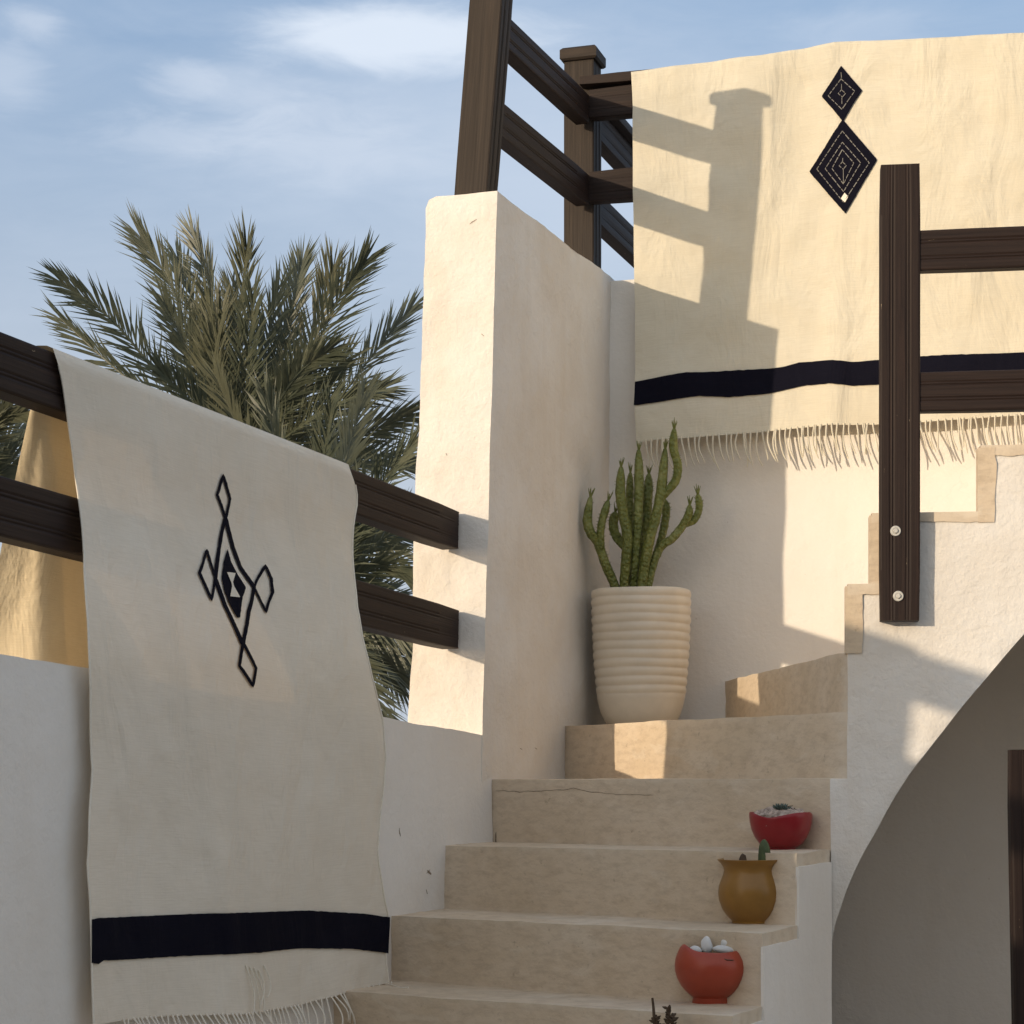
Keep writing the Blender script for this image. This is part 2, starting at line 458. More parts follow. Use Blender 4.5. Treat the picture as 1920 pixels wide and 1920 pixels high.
# white painted side of the lower flight
bm = bmesh.new()
def side_pt(p, z, o): q = p+V24*o; return Vector((q.x, q.y, z))
for k in range(1, len(zz)):
    a_, b_ = nosR[k-1], nosR[k]
    if k == 1: a_ = R2-U24*.002
    zt_ = zz[k]-.030; nzv = max(2, int((zt_-GZ)/.05)); nsx = 6
    g = [[bm.verts.new(side_pt(a_.lerp(b_, i/nsx), lerp(zt_, GZ, j/nzv), .004)) for i in range(nsx+1)] for j in range(nzv+1)]
    for j in range(nzv):
        for i in range(nsx): bm.faces.new((g[j][i], g[j][i+1], g[j+1][i+1], g[j+1][i]))
    tp_ = [bm.verts.new(side_pt(a_.lerp(b_, i/nsx), zt_+.001, -.01)) for i in range(nsx+1)]
    for i in range(nsx): bm.faces.new((tp_[i], tp_[i+1], g[0][i+1], g[0][i]))
    fr_ = [bm.verts.new(side_pt(b_, lerp(zt_, GZ, j/nzv), -.004)) for j in range(nzv+1)]
    for j in range(nzv): bm.faces.new((g[j][nsx], fr_[j], fr_[j+1], g[j+1][nsx]))
bmesh.ops.remove_doubles(bm, verts=bm.verts, dist=.0008)
for v in bm.verts:
    q = V24*noise.noise(v.co*9)*.0012; v.co += Vector((q.x, q.y, noise.noise(v.co*14)*.002))
obj('side_wall', bm, M['white'], st, angle=50)

# ------------------------------------------------------------------ arched wall (outer side of the upper flight)
def wp(px, py, o=0):
    q = on_line(px, AP, CD); z = zat(py, q.y); q = q+CN*o
    return Vector((q.x, q.y, z))
def wpt(q, z, o=0): q = q+CN*o; return Vector((q.x, q.y, z))
arch_px = [(1561, 1800), (1563, 1755), (1572, 1712), (1598, 1643), (1648, 1545), (1703, 1452), (1752, 1390), (1800, 1332), (1850, 1271), (1920, 1190), (2010, 1096), (2110, 1020), (2230, 985)]
ar = [v+Vector((CD.x, CD.y, .4))*noise.noise(v*7)*.007 for v in catmull([wp(x, y) for x, y in arch_px], 48)]
apex = ar[-1]
mir = []
for v in reversed(ar[:-1]):
    d = (v.xy-apex.xy).dot(CD); q = apex.xy-CD*d; mir.append(Vector((q.x, q.y, v.z)))
jl = ar[0]; jr = mir[-1]
arch = [Vector((jl.x, jl.y, GZ))]+ar+mir+[Vector((jr.x, jr.y, GZ))]
# stepped upper outline
top = []
top.append(wpt(AP, GZ)); top.append(wpt(AP, z3+.0)); top.append(wpt(AP, z2))
top.append(wpt(NW, z2)); top.append(wpt(NW, zu1-.006)); top.append(wpt(us[1], zu1-.004))
for k in range(1, len(us)):
    top.append(wpt(us[k], uz[k])); nx = us[k+1] if k+1 < len(us) else us[k]+CD*.6
    top.append(wpt(nx, uz[k]))
end = us[-1]+CD*.6
outer = top+[wpt(end, GZ)]
ring = outer+arch[::-1]
bm = bmesh.new()
TH = .26
fv = [bm.verts.new(p) for p in ring]
back = [p+(Vector((W17.x*TH, W17.y*TH, 0)) if i < len(outer)-1 and p.z > z2-.01 else Vector((-CN.x*TH, -CN.y*TH, 0))) for i, p in enumerate(ring)]
bv = [bm.verts.new(p) for p in back]
bm.faces.new(fv); bm.faces.new(bv[::-1])
n = len(ring)
for i in range(n): bm.faces.new((fv[i], bv[i], bv[(i+1) % n], fv[(i+1) % n]))
bmesh.ops.recalc_face_normals(bm, faces=bm.faces)
bevel(bm, .009, 2, 28); refine(bm, .05, -.6); roughen(bm, .0035, 5, .0016, 26)
aw = obj('arched_wall', bm, M['rough_white'], angle=50)
tag(aw, 'white plaster wall with a stepped tan edge and a large shaded arch under it', 'wall')
# vault behind the arch
bm = bmesh.new()
inset = Vector((-CN.x*(TH-.02), -CN.y*(TH-.02), 0)); deep = Vector((-CN.x*1.02, -CN.y*1.02, 0))
r0 = [bm.verts.new(p+inset+Vector((0, 0, .004))+Vector((-CD.x, -CD.y, 0))*.004) for p in arch]
r1 = [bm.verts.new(p+inset+deep) for p in arch]
for i in range(len(r0)-1): bm.faces.new((r0[i], r0[i+1], r1[i+1], r1[i]))
bmesh.ops.solidify(bm, geom=bm.faces[:], thickness=.03)
obj('vault', bm, M['white'], aw, angle=50)
# painted tan edge along the steps
def trim():
    bm = bmesh.new(); w = .032
    line = [(NW, zw-.005), (NW, zu1-.004), (us[1], zu1-.004)]
    for k in range(1, len(us)):
        line.append((us[k], uz[k])); nx = us[k+1] if k+1 < len(us) else us[k]+CD*.5
        line.append((nx, uz[k]))
    cnt = 0
    for (p, za), (q, zb) in zip(line, line[1:]):
        cnt += 1
        L = (q-p).length+abs(zb-za)
        if L < .004: continue
        ns = max(2, int(L/.012)); vert = abs(zb-za) > .02
        A = []; Bv = []
        for i in range(ns+1):
            t = i/ns; x = p.lerp(q, t); z = lerp(za, zb, t)
            jit = noise.noise(Vector((x.x*30, z*30, 3)))*.0055
            o = .0030+.0004*(cnt % 3)
            if vert:
                x0 = x-CD*.0055; x1 = x+CD*(w*(.85+.25*(cnt % 2))+jit)
                zz_ = z-(.021 if t == 0 and cnt > 1 else 0)
                A.append(wpt(x0, zz_, o)); Bv.append(wpt(x1, zz_, o))
            else:
                z0 = z+.0055; zl = z-(w*.62+jit)
                xx = x+CD*(w*.55 if i == ns else 0)
                A.append(wpt(xx, z0, o)); Bv.append(wpt(xx, zl, o))
        a_ = [bm.verts.new(v) for v in A]; b_ = [bm.verts.new(v) for v in Bv]
        for i in range(ns): bm.faces.new((a_[i], a_[i+1], b_[i+1], b_[i]))
        # returns over the edge of the wall
        ret = [bm.verts.new(v+Vector((-CN.x*.05, -CN.y*.05, 0))) for v in A]
        for i in range(ns): bm.faces.new((a_[i], a_[i+1], ret[i+1], ret[i]))
    return bm
obj('painted_edge', trim(), M['step'], aw, recalc=True)

# unseen wall added behind the viewer to hold low sky light off the steps
pl = [Vector((-3.4, -2.0)), Vector((8., -2.0)), Vector((8., -2.4)), Vector((-3.4, -2.4))]
bm = loops_solid([[Vector((p.x, p.y, GZ)) for p in pl], [Vector((p.x, p.y, 1.75)) for p in pl]])
bevel(bm, .02, 2)
tag(obj('sky_blocker_wall', bm, M['ground']), 'plain earth coloured wall added unseen behind the viewer to block low sky light', 'wall')

# ------------------------------------------------------------------ railings
RL0 = U(858, 960, 5.49).xy                              # inner face of the left rails where they meet the tall wall
def rl(s): return RL0-U24*s
def v3(p, z): return Vector((p.x, p.y, z))
V3 = Vector((V24.x, V24.y, 0))
sN = 4.35
lr = empty('railing', v3(rl(1), PT(1)), 'brown moulded timber railing on the low parapet, draped by the shaded rug', 'railing')
def lrail(zt0, zb0, slope, nm='rail'):
    m0 = (zt0+zb0)/2
    bm = board(v3(rl(-.012), m0), v3(rl(sN), m0+slope*sN), zt0-zb0, .05, V3)
    return obj(nm, bm, M['wood'], lr, angle=14)
lrail(.735, .628, .047); lrail(.470, .360, .048)
for s in (4.2,):
    p = rl(s)-V24*.09
    obj('post', post_bm(v3(p, PT(s)-.02), v3(p, PT(s)+.78), .1, .1, V24), M['wood'], lr)

FRONT17 = Vector((-W17.x, -W17.y, 0)); RIGHT17 = Vector((B17.x, B17.y, 0))
pr = empty('railing', v3(FRt.xy, 1.6), 'weathered brown railing along the tall wall, between the leaning front post and capped corner post', 'railing')
# leaning front post on the tall wall
pw = .094
pb = on_line(889, FRt.xy+W17*.11, B17)
lean_post = Vector((B17.x*.085, B17.y*.085, 1))
bot = v3(pb, 1.55); ztop = 2.255; topc = bot+lean_post*(ztop-1.55)
front_post = obj('post', post_bm(bot, topc, pw, pw, RIGHT17), M['old_wood'], pr, angle=14)
def cap(c, w, h, parent, lx=Vector((B17.x, B17.y, 0)), ly=Vector((W17.x, W17.y, 0))):
    lo = []
    for (s, z) in ((w*.5-.006, 0), (w*.5, .006), (w*.5, h-.008), (w*.5-.008, h)):
        lo.append([c+lx*sx*s+ly*sy*s+Vector((0, 0, z)) for sx, sy in ((-1, -1), (1, -1), (1, 1), (-1, 1))])
    bm = loops_solid(lo); uvl = bm.loops.layers.uv.new('UVMap')
    for f in bm.faces:
        for l in f.loops: l[uvl].uv = (l.vert.co.dot(lx)*1., l.vert.co.z+l.vert.co.dot(ly))
    return obj('cap', bm, M['old_wood'], parent)
cap(topc, .118, .040, front_post)
# corner post
fp_w = .098
fc = on_line(1093, C+W17*.07, B17)
far_top = zat(122, fc.y)
far_post = obj('post', post_bm(v3(fc, 1.55), v3(fc, far_top+.004), fp_w, fp_w, RIGHT17), M['old_wood'], pr, angle=14)
cap(v3(fc, far_top), .120, .042, far_post)
# rails between, on the stair side of the posts
a0 = pb+B17*(pw/2-.010)+W17*(pw/2-.01)
c1 = fc+B17*(fp_w/2-.012)+FRONT17.xy*.0
corner = on_line(1106, fc+FRONT17.xy*(fp_w/2+.032), B17)
def wrail(y0t, y0b, x0, y1t, y1b, x1, m='wood', parent=pr):
    p = a0; q = corner
    za, zb = (zat(y0t, p.y)+zat(y0b, p.y))/2, (zat(y1t, q.y)+zat(y1b, q.y))/2
    h = (zat(y0t, p.y)-zat(y0b, p.y)+zat(y1t, q.y)-zat(y1b, q.y))/2
    d = (q-p).normalized(); nrm = Vector((d.y, -d.x, 0))
    obj('rail', board(v3(p, za-.004), v3(q, zb), h*.97, .045, nrm), M[m], parent, angle=14)
wrail(-8, 62, 948, 178, 232, 1106); wrail(167, 239, 937, 327, 386, 1106)

br = empty('railing', v3(C+B17*1.5, 1.63), 'brown railing on the rear wall, mostly covered by the sunlit rug', 'railing')
def brail(yt, yb, x0, th, out=.0, slope=0, m='wood', nm='rail', len_=3.4):
    p = on_line(x0, corner, B17)+FRONT17.xy*out
    z = (zat(yt, p.y)+zat(yb, p.y))/2; h = zat(yt, p.y)-zat(yb, p.y)
    obj(nm, board(v3(p, z), v3(p+B17*len_, z+slope*len_), h, th, FRONT17, grooves=(nm == 'rail')), M[m], br)
brail(166, 222, 1104, .045); brail(320, 379, 1104, .045)
brail(141, 160, 1088, .10, .012, nm='handrail', slope=-.014)
pp = fc+B17*2.4
obj('post', post_bm(v3(pp, 1.6), v3(pp, 2.3), fp_w, fp_w, FRONT17), M['old_wood'], br)

er = empty('railing', v3(C+W17*1.5, 1.6), 'dark railing running on away behind the capped corner post', 'railing')
for (yt, yb) in ((205, 262), (362, 420)):
    p = on_line(1118, fc+B17*.03, W17)+W17*.05
    z0, z1_ = zat(yt, p.y), zat(yb, p.y)
    nrm = Vector((B17.x, B17.y, 0))
    obj('rail', board(v3(p, (z0+z1_)/2), v3(p+W17*3, (z0+z1_)/2+.05), z0-z1_, .045, nrm), M['wood'], er)
p = on_line(1130, fc+B17*.06, W17)
obj('handrail', board(v3(p, zat(180, p.y)), v3(p+W17*3, zat(180, p.y)+.05), .03, .09, Vector((B17.x, B17.y, 0)), grooves=False), M['wood'], er)
pp = fc+W17*3
obj('post', post_bm(v3(pp, -1.5), v3(pp, 2.35), fp_w, fp_w, FRONT17), M['old_wood'], er)

# right railing bolted to the arched wall
rr_ = empty('railing', wp(1685, 1165), 'dark brown railing with a bolted upright, fixed to the face of the arched wall', 'railing')
CN3 = Vector((CN.x, CN.y, 0))
pt, pbm = wp(1685, 318, .046), wp(1685, 1166, .046)
pt = Vector((pbm.x+.001, pbm.y, pt.z))
obj('post', board(pbm, pt, .0945, .044, CN3, ends=.002), M['wood'], rr_, angle=14)
def rrail(yt0, yb0, yt1, yb1):
    a_, b_ = wp(1722, (yt0+yb0)/2, .042), wp(1920, (yt1+yb1)/2, .042)
    h = zat(yt0, a_.y)-zat(yb0, a_.y); d = (b_-a_)
    obj('rail', board(a_, a_+d*5.2, h, .036, CN3, ends=.001), M['wood'], rr_, angle=14)
rrail(439, 516, 432, 508); rrail(703, 778, 698, 774)
ue = wp(1685, 318, .046); uq = ue+Vector((CD.x, CD.y, 0))*1.12
obj('post', board(Vector((uq.x, uq.y, .5)), Vector((uq.x, uq.y, 1.9)), .0945, .044, CN3), M['wood'], rr_)
for (x, y) in ((1677, 1000), (1682, 1121)):
    c = wp(x, y, .046); bm = bmesh.new()
    prof = [(.0125, -.002), (.0125, .0015), (.0115, .003), (.0075, .003), (.0072, .0015), (.0062, .0015)]
    rows = []
    cdx = Vector((CD.x, CD.y, 0)); up = Vector((0, 0, 1))
    for r, d in prof:
        rows.append([bm.verts.new(c+cdx*r*math.cos(t)+up*r*math.sin(t)+CN3*d) for t in [2*math.pi*k/24 for k in range(24)]])
    for a_, b_ in zip(rows, rows[1:]):
        for k in range(24): bm.faces.new((a_[k], a_[(k+1) % 24], b_[(k+1) % 24], b_[k]))
    bm.faces.new(rows[-1])
    wsh = obj('bolt', bm, M['steel'], rr_)
    bm = bmesh.new(); rows = []
    for r, d in ((.0062, .001), (.0062, .0055), (.005, .0068)):
        rows.append([bm.verts.new(c+cdx*r*math.cos(t+.3)+up*r*math.sin(t+.3)+CN3*d) for t in [2*math.pi*k/6 for k in range(6)]])
    for a_, b_ in zip(rows, rows[1:]):
        for k in range(6): bm.faces.new((a_[k], a_[(k+1) % 6], b_[(k+1) % 6], b_[k]))
    bm.faces.new(rows[-1])
    obj('nut', bm, M['steel'], wsh, smooth=False)

# dark post cut by the right edge of the picture
yp = 4.45
p0, p1 = U(1893, 1405, yp), U(1903, 1920, yp)
w = .096
dirp = (p1.x-p0.x)/(p1.z-p0.z)
tp = Vector((p0.x+w/2, yp, p0.z)); bt = Vector((p0.x+w/2+dirp*(GZ-p0.z), yp, GZ))
tag(obj('wooden_post', board(bt, tp, w, .03, Vector((0, -1, 0)), ends=.003), M['wood'], angle=14),
    'short dark brown post standing before the arch at the right edge', 'post')

# ------------------------------------------------------------------ cloth tools
def cloth_grid(bm, P, uvs=None):
    uvl = bm.loops.layers.uv.get('UVMap') or bm.loops.layers.uv.new('UVMap')
    vs = [[bm.verts.new(p) for p in row] for row in P]
    for j in range(len(vs)-1):
        for i in range(len(vs[0])-1):
            f = bm.faces.new((vs[j][i], vs[j][i+1], vs[j+1][i+1], vs[j+1][i]))
            for lp, (jj, ii) in zip(f.loops, ((j, i), (j, i+1), (j+1, i+1), (j+1, i))): lp[uvl].uv = uvs(jj, ii)
    return vs
def dens(poly, step, closed=True):
    out = []; n = len(poly)
    for i in range(n if closed else n-1):
        a, b = Vector(poly[i]), Vector(poly[(i+1) % n]); k = max(1, int((b-a).length/step))
        for q in range(k): out.append(a.lerp(b, q/k))
    if not closed: out.append(Vector(poly[-1]))
    return out
def stroke(bm, pts, w, surf, off, closed=True, jag=.7, taper=None):
    """a sewn line of width w (picture px) laid on the cloth"""
    uvl = bm.loops.layers.uv.get('UVMap') or bm.loops.layers.uv.new('UVMap')
    p = dens([Vector(q) for q in pts], 4, closed); n = len(p)
    A, B = [], []
    for i in range(n):
        if closed: t = p[(i+1) % n]-p[i-1]
        else: t = p[min(i+1, n-1)]-p[max(i-1, 0)]
        t.normalize(); nr = Vector((-t.y, t.x))
        ja = (noise.noise(Vector((p[i].x*.35, p[i].y*.35, 1)))*jag, noise.noise(Vector((p[i].x*.35, p[i].y*.35, 5)))*jag)
        A.append(bm.verts.new(surf(*(p[i]+nr*(w/2+ja[0])), off))); B.append(bm.verts.new(surf(*(p[i]-nr*(w/2+ja[1])), off)))
    for i in range(n if closed else n-1):
        k = (i+1) % n
        f = bm.faces.new((A[i], A[k], B[k], B[i]))
        for lp in f.loops: lp[uvl].uv = (lp.vert.co.x*1., lp.vert.co.z)
def filled(bm, poly, surf, off, rows=26, cols=10, jag=.8):
    """fill a polygon (picture px) by horizontal scan rows"""
    uvl = bm.loops.layers.uv.get('UVMap') or bm.loops.layers.uv.new('UVMap')
    ys = [q[1] for q in poly]; y0, y1 = min(ys), max(ys); prev = None
    for r in range(rows+1):
        y = lerp(y0+.4, y1-.4, r/rows); xs = []
        for (a, b) in zip(poly, poly[1:]+poly[:1]):
            if (a[1]-y)*(b[1]-y) < 0 or a[1] == y: xs.append(a[0]+(b[0]-a[0])*(y-a[1])/(b[1]-a[1]+1e-9))
        if len(xs) < 2: continue
        xa, xb = min(xs), max(xs)
        xa += noise.noise(Vector((y*.5, 1, 0)))*jag; xb += noise.noise(Vector((y*.5, 9, 0)))*jag
        row = [bm.verts.new(surf(lerp(xa, xb, c/cols), y, off)) for c in range(cols+1)]
        if prev:
            for c in range(cols):
                f = bm.faces.new((prev[c], prev[c+1], row[c+1], row[c]))
                for lp in f.loops: lp[uvl].uv = (lp.vert.co.x, lp.vert.co.z)
        prev = row
def band(bm, topl, botl, surf, off, nx=90, ny=6, x0=None, x1=None):
    xa = x0 if x0 is not None else topl[0][0]; xb = x1 if x1 is not None else topl[-1][0]
    P = []
    for j in range(ny+1):
        row = []
        for i in range(nx+1):
            x = lerp(xa, xb, i/nx); yt, yb = interp(topl, x), interp(botl, x)
            jit = noise.noise(Vector((x*.12, j*3, 2)))*1.0 if j in (0, ny) else 0
            row.append(surf(x, lerp(yt, yb, j/ny)+jit, off))
        P.append(row)
    cloth_grid(bm, P, lambda j, i: (i/nx*1.2, j/ny*.08))

# ------------------------------------------------------------------ rug on the left railing
def surf1(px, py, off=0.):
    o = .03
    for _ in range(5):
        q = on_line(px, RL0+V24*o, U24); z = zat(py, q.y)
        o = .012+.078*(1-sstep(.22, .62, z))
    s = (q-RL0).dot(U24)
    rp = .007*math.sin(s*9+z*1.5+.5)*sstep(.75, .1, z)+.008*noise.noise(Vector((s*4, z*2.2, 3)))+.0055*noise.noise(Vector((s*9+z*3, z*5, 8)))+.0022*noise.noise(Vector((s*20, z*16, 5)))
    rp += .006*math.exp(-((s+1.42+.28*(z-.1))/.035)**2)*sstep(.6, .2, z)+.005*math.exp(-((s+.93-.2*z)/.03)**2)*sstep(.3, -.1, z)
    if z < -.33: rp += (-.33-z)*.05*(.6+.8*math.sin(s*13))*sstep(-1.68, -1.4, s)
    q = q+V24*(rp+off)
    return Vector((q.x, q.y, z))
Ledge = [(660, 104), (700, 116), (770, 128), (900, 146), (1040, 160), (1150, 163), (1250, 166), (1330, 171), (1440, 176), (1550, 164), (1620, 163), (1720, 168), (1800, 171), (1925, 172)]
Redge = [(878, 656), (892, 664), (910, 669), (935, 669), (960, 664), (985, 660), (1060, 661), (1130, 667), (1180, 676), (1260, 694), (1345, 714), (1420, 718), (1500, 712), (1600, 706), (1680, 716), (1720, 724), (1790, 720), (1843, 724)]
topY = [(104, 659), (250, 712), (400, 772), (550, 833), (630, 864), (652, 874), (664, 890)]
hemY = [(170, 1922), (235, 1914), (330, 1905), (470, 1900), (560, 1886), (640, 1864), (690, 1852), (728, 1843)]
rug1 = empty('woven_rug', v3(rl(1.1), .75), 'shaded cream wool rug with black hooked diamond motif, hung over the left railing', 'rug')
NX, NY = 80, 150
P = []
for j in range(NY+1):
    v = j/NY; row = []
    yl, yr = lerp(660, 1922, v), lerp(880, 1843, v)
    xl, xr = interp(Ledge, yl), interp(Redge, yr)
    for i in range(NX+1):
        u = i/NX; x = lerp(xl, xr, u)
        yt = interp(topY, lerp(104, 664, u)); yb = interp(hemY, lerp(170, 728, u))
        row.append((x, lerp(yt, yb, v)))
    P.append(row)
G = [[surf1(x, y) for x, y in row] for row in P]
# roll over the top of the rail
def railtop(s): return .735+.047*s
roll = []
for d, h in ((.082, -.05), (.080, -.012), (.072, .006), (.052, .011), (.030, .012), (.008, .010), (-.006, .004)):
    row = []
    for i in range(NX+1):
        t = G[0][i]; s = -(t.xy-RL0).dot(U24)
        q = rl(s)-V24*d
        sag = 0
        row.append(Vector((q.x, q.y, max(railtop(s)+h, -9) if h > -.02 else railtop(s)+h)))
    roll.append(row)
bm = bmesh.new()
cloth_grid(bm, roll+G[2:], lambda j, i: (i/NX*1.18, j/NY*1.3))
obj('front_panel', bm, M['wool'], rug1, recalc=False)
# selvedge cord
bm = bmesh.new()
tube(bm, [G[j][0]+V3*.001 for j in range(3, NY+1, 3)], .0022, 5)
obj('selvedge', bm, M['white_thread'], rug1); bm = bmesh.new()
tube(bm, [G[j][NX]+V3*.001 for j in range(3, NY+1, 3)], .0022, 5)
obj('selvedge', bm, M['white_thread'], rug1)
# outer half, seen between the rails
bm = bmesh.new(); P = []
ny = 40
for j in range(ny+1):
    v = j/ny
    # descend from the rail top to well below the parapet top on the outer side
    zz_ = lerp(.86, -.15, v)
    yy = lerp(655, 1560, v)
    fpx = interp([(640, 106), (700, 94), (760, 80), (900, 77), (1060, 75), (1240, 74), (1600, 74)], yy)
    epx = interp([(640, 103), (700, 80), (755, 60), (860, 37), (1000, 8), (1100, -10), (1245, -30), (1600, -60)], yy)
    o = -(.055+.135*sstep(640, 1250, yy)+.03*sstep(1250, 1500, yy))
    f = on_line(fpx, RL0+V24*o, U24)
    d70 = yaw(80)
    e = on_line(epx, f, d70)
    row = []
    z = zat(yy, f.y)
    for k in range(7):
        t = k/6; q = e.lerp(f, t); q = q+Vector((d70.y, -d70.x))*(.006*math.sin(t*math.pi*1.3+v*5)+.004*noise.noise(Vector((t*2, v*7, 1))))
        row.append(Vector((q.x, q.y, min(z, railtop(-(q-RL0).dot(U24))-.03))))
    Lf = max(.1, (lerp(4.95, 4.60, min(1, v*2.2))-f.y)/U24.y)
    for k in range(1, 25):
        t = k/24; q = f+U24*(Lf*t); q = q+V24*(.008*math.sin(t*14+v*2)*min(1, v*3))
        s = -(q-RL0).dot(U24)
        zz2 = z if j > 0 else railtop(s)
        zz2 = min(zz2 + (railtop(s)-railtop(-(f-RL0).dot(U24)))*(1-v), railtop(s)+.008)
        row.append(Vector((q.x, q.y, zz2)))
    P.append(row)
cloth_grid(bm, P, lambda j, i: (i/30*1.2, j/ny*1.0))
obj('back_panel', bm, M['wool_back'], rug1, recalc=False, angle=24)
# black stripe
bm = bmesh.new()
band(bm, [(168, 1724), (182, 1721), (225, 1720), (370, 1713), (480, 1710), (575, 1707), (680, 1713), (726, 1720)],
     [(168, 1805), (186, 1808), (190, 1801), (230, 1800), (370, 1791), (480, 1786), (560, 1778), (660, 1779), (722, 1787)], surf1, .0035, 110, 8, 168, 724)
obj('stripe', bm, M['black_wool'], rug1)
# motif
bm = bmesh.new(); sx = 240/1002.; 
def c6(l): return [(320+x*sx, 860+y*sx) for x, y in l]
stroke(bm, c6([(403, 130), (350, 285), (429, 472), (462, 315)]), 5.6, surf1, .0030)
stroke(bm, c6([(429, 462), (385, 590), (350, 760), (328, 940), (400, 1150), (550, 1455), (610, 1200), (672, 1005), (560, 850), (495, 700)]), 8.2, surf1, .0030)
stroke(bm, c6([(256, 715), (200, 895), (292, 1105), (325, 930)]), 5.2, surf1, .0034)
stroke(bm, c6([(742, 835), (672, 1005), (770, 1200), (808, 1045), (790, 940)]), 5.0, surf1, .0034)
stroke(bm, c6([(553, 1440), (520, 1620), (636, 1780), (662, 1640)]), 6.2, surf1, .0034)
filled(bm, c6([(442, 705), (470, 800), (520, 900), (590, 1005), (560, 1080), (530, 1245), (505, 1245), (440, 1140), (395, 1030), (378, 930), (400, 810)]), surf1, .0032, 40, 10)
mo = obj('motif', bm, M['black_wool'], rug1)
bm = bmesh.new()
filled(bm, c6([(418, 888), (497, 893), (468, 965), (478, 1000), (530, 1086), (440, 1078), (458, 1000), (455, 975)]), surf1, .0055, 30, 6, .4)
obj('hourglass', bm, M['wool'], mo)
# fringe
bm = bmesh.new(); rnd = random.Random(3)
def hang(surf, x, y, ln, sway, out=.006, r=.0016, n=8, curl=0):
    pts = []
    a = surf(x, y-3, .001)
    for k in range(n+1):
        t = k/n; q = surf(x+sway*t*t+math.sin(t*5+x)*2.0*t+curl*math.sin(t*3.1), y-3+ln*t, .002+out*math.sin(t*2.2))
        pts.append(q)
    tube(bm, pts, [r]*(n)+[r*.6], 5)
x = 236
while x < 728:
    y = interp(hemY, x)
    hang(surf1, x, y, rnd.uniform(48, 85), rnd.uniform(-9, 12), rnd.uniform(.004, .03), .0019); x += rnd.uniform(6, 11)
for (x, ln) in ((452, 95), (461, 80), (470, 84), (478, 70), (488, 60)):   # loose threads lying on the cloth
    hang(surf1, x, 1812+rnd.uniform(0, 12), ln, rnd.uniform(-3, 26), .010, curl=6)
for (dx, dy) in ((0, 0), (2, 6), (5, 11)):                       # long threads trailing from the corner
    pts = [surf1(718+dx, 1843+dy, .004), U(738, 1848+dy, 4.85), U(752+dx, 1852+dy*.4, 4.80), U(766, 1851+dy*.3, 4.78)]
    tube(bm, catmull(pts, 10), .0016, 5)
pts = [surf1(662, 1868, .004), surf1(668, 1884, .02), surf1(690, 1893, .03), surf1(715, 1896, .03), surf1(728, 1884, .02), surf1(722, 1862, .01)]
tube(bm, catmull(pts, 20), .0017, 5)
obj('fringe', bm, M['white_thread'], rug1)

# a further rug hung on the same railing nearer the viewer, outside the picture: only its shadow falls on the steps
bm = bmesh.new(); P = []
for j in range(41):
    v = j/40; row = []
    for i in range(41):
        u = i/40; s = lerp(1.98, 2.78-.10*v, u)
        q = rl(s)+V24*(.014+.004*math.sin(s*12)*v)
        row.append(v3(q, lerp(railtop(s)+.006, .20, v)))
    P.append(row)
roll = []
for d, h in ((.20, -.80), (.17, -.6), (.11, -.35), (.08, -.15), (.066, 0), (.05, .010), (.02, .011)):
    s0_ = 2.08 if d > .1 else 1.87 if d > .06 else 1.98; roll.append([v3(rl(lerp(s0_, 2.78, i/40))-V24*d, railtop(lerp(s0_, 2.78, i/40))+h) for i in range(41)])
cloth_grid(bm, roll+P, lambda j, i: (i/40*2, j/45*1.4))
tag(obj('woven_rug', bm, M['wool2'], recalc=False), 'plain cream rug hung over the near end of the left railing, outside the picture', 'rug')

# ------------------------------------------------------------------ wide rug on the rear wall
RC = C+FRONT17.xy*.05
def surf2(px, py, off=0.):
    q = on_line(px, RC, B17); z = zat(py, q.y); s = (q-RC).dot(B17)
    rp = .010*math.sin(s*7.5+.6)*sstep(2.3, 1.7, z)+.009*noise.noise(Vector((s*3.5, z*2.5, 1)))+.0085*noise.noise(Vector((s*5+z*6, z*3-s*4, 4)))+.0045*noise.noise(Vector((s*9-z*7, z*9+s*5, 9)))+.0018*noise.noise(Vector((s*22, z*22, 2)))
    rp += .010*math.exp(-((s-.735-.05*(z-1.6))/.045)**2)*sstep(2.0, 1.6, z)
    rp -= .008*math.exp(-((s-.60-.10*(z-2.))/.05)**2)*sstep(1.5, 1.9, z)
    if z < 1.35: rp += (1.35-z)*.10
    q = q+FRONT17.xy*(rp+off)
    return Vector((q.x, q.y, z))
top2 = [(1182, 133), (1300, 119), (1420, 105), (1500, 91), (1565, 78), (1620, 75), (1700, 72), (1800, 68), (1920, 61), (2250, 44)]
hem2 = [(1198, 834), (1240, 828), (1300, 823), (1380, 816), (1460, 808), (1520, 803), (1560, 800), (1640, 799), (1730, 795), (1820, 788), (1920, 780), (2250, 770)]
Le2 = [(133, 1182), (200, 1186), (360, 1188), (522, 1190), (720, 1193), (770, 1195), (834, 1199)]
rug2 = empty('woven_rug', v3(RC+B17*.8, 1.9), 'wide sunlit cream rug with two solid black diamonds, hanging down the rear wall', 'rug')
NX, NY = 130, 110; bm = bmesh.new(); P = []
XR = 2240
for j in range(NY+1):
    v = j/NY; row = []
    for i in range(NX+1):
        u = i/NX; x0 = interp(Le2, lerp(133, 834, v)); x = lerp(x0, XR, u)
        row.append(surf2(x, lerp(interp(top2, x), interp(hem2, x), v)))
    P.append(row)
back = []
for d, h in ((.16, -.5), (.158, -.25), (.15, -.04), (.13, -.004), (.10, .004), (.05, .006), (.02, .004)):
    back.append([Vector((p.x+W17.x*d, p.y+W17.y*d, p.z+h)) for p in P[0]])
cloth_grid(bm, back+P, lambda j, i: (i/NX*1.75, j/NY*1.15))
obj('front_panel', bm, M['wool2'], rug2, recalc=False)
bm = bmesh.new()
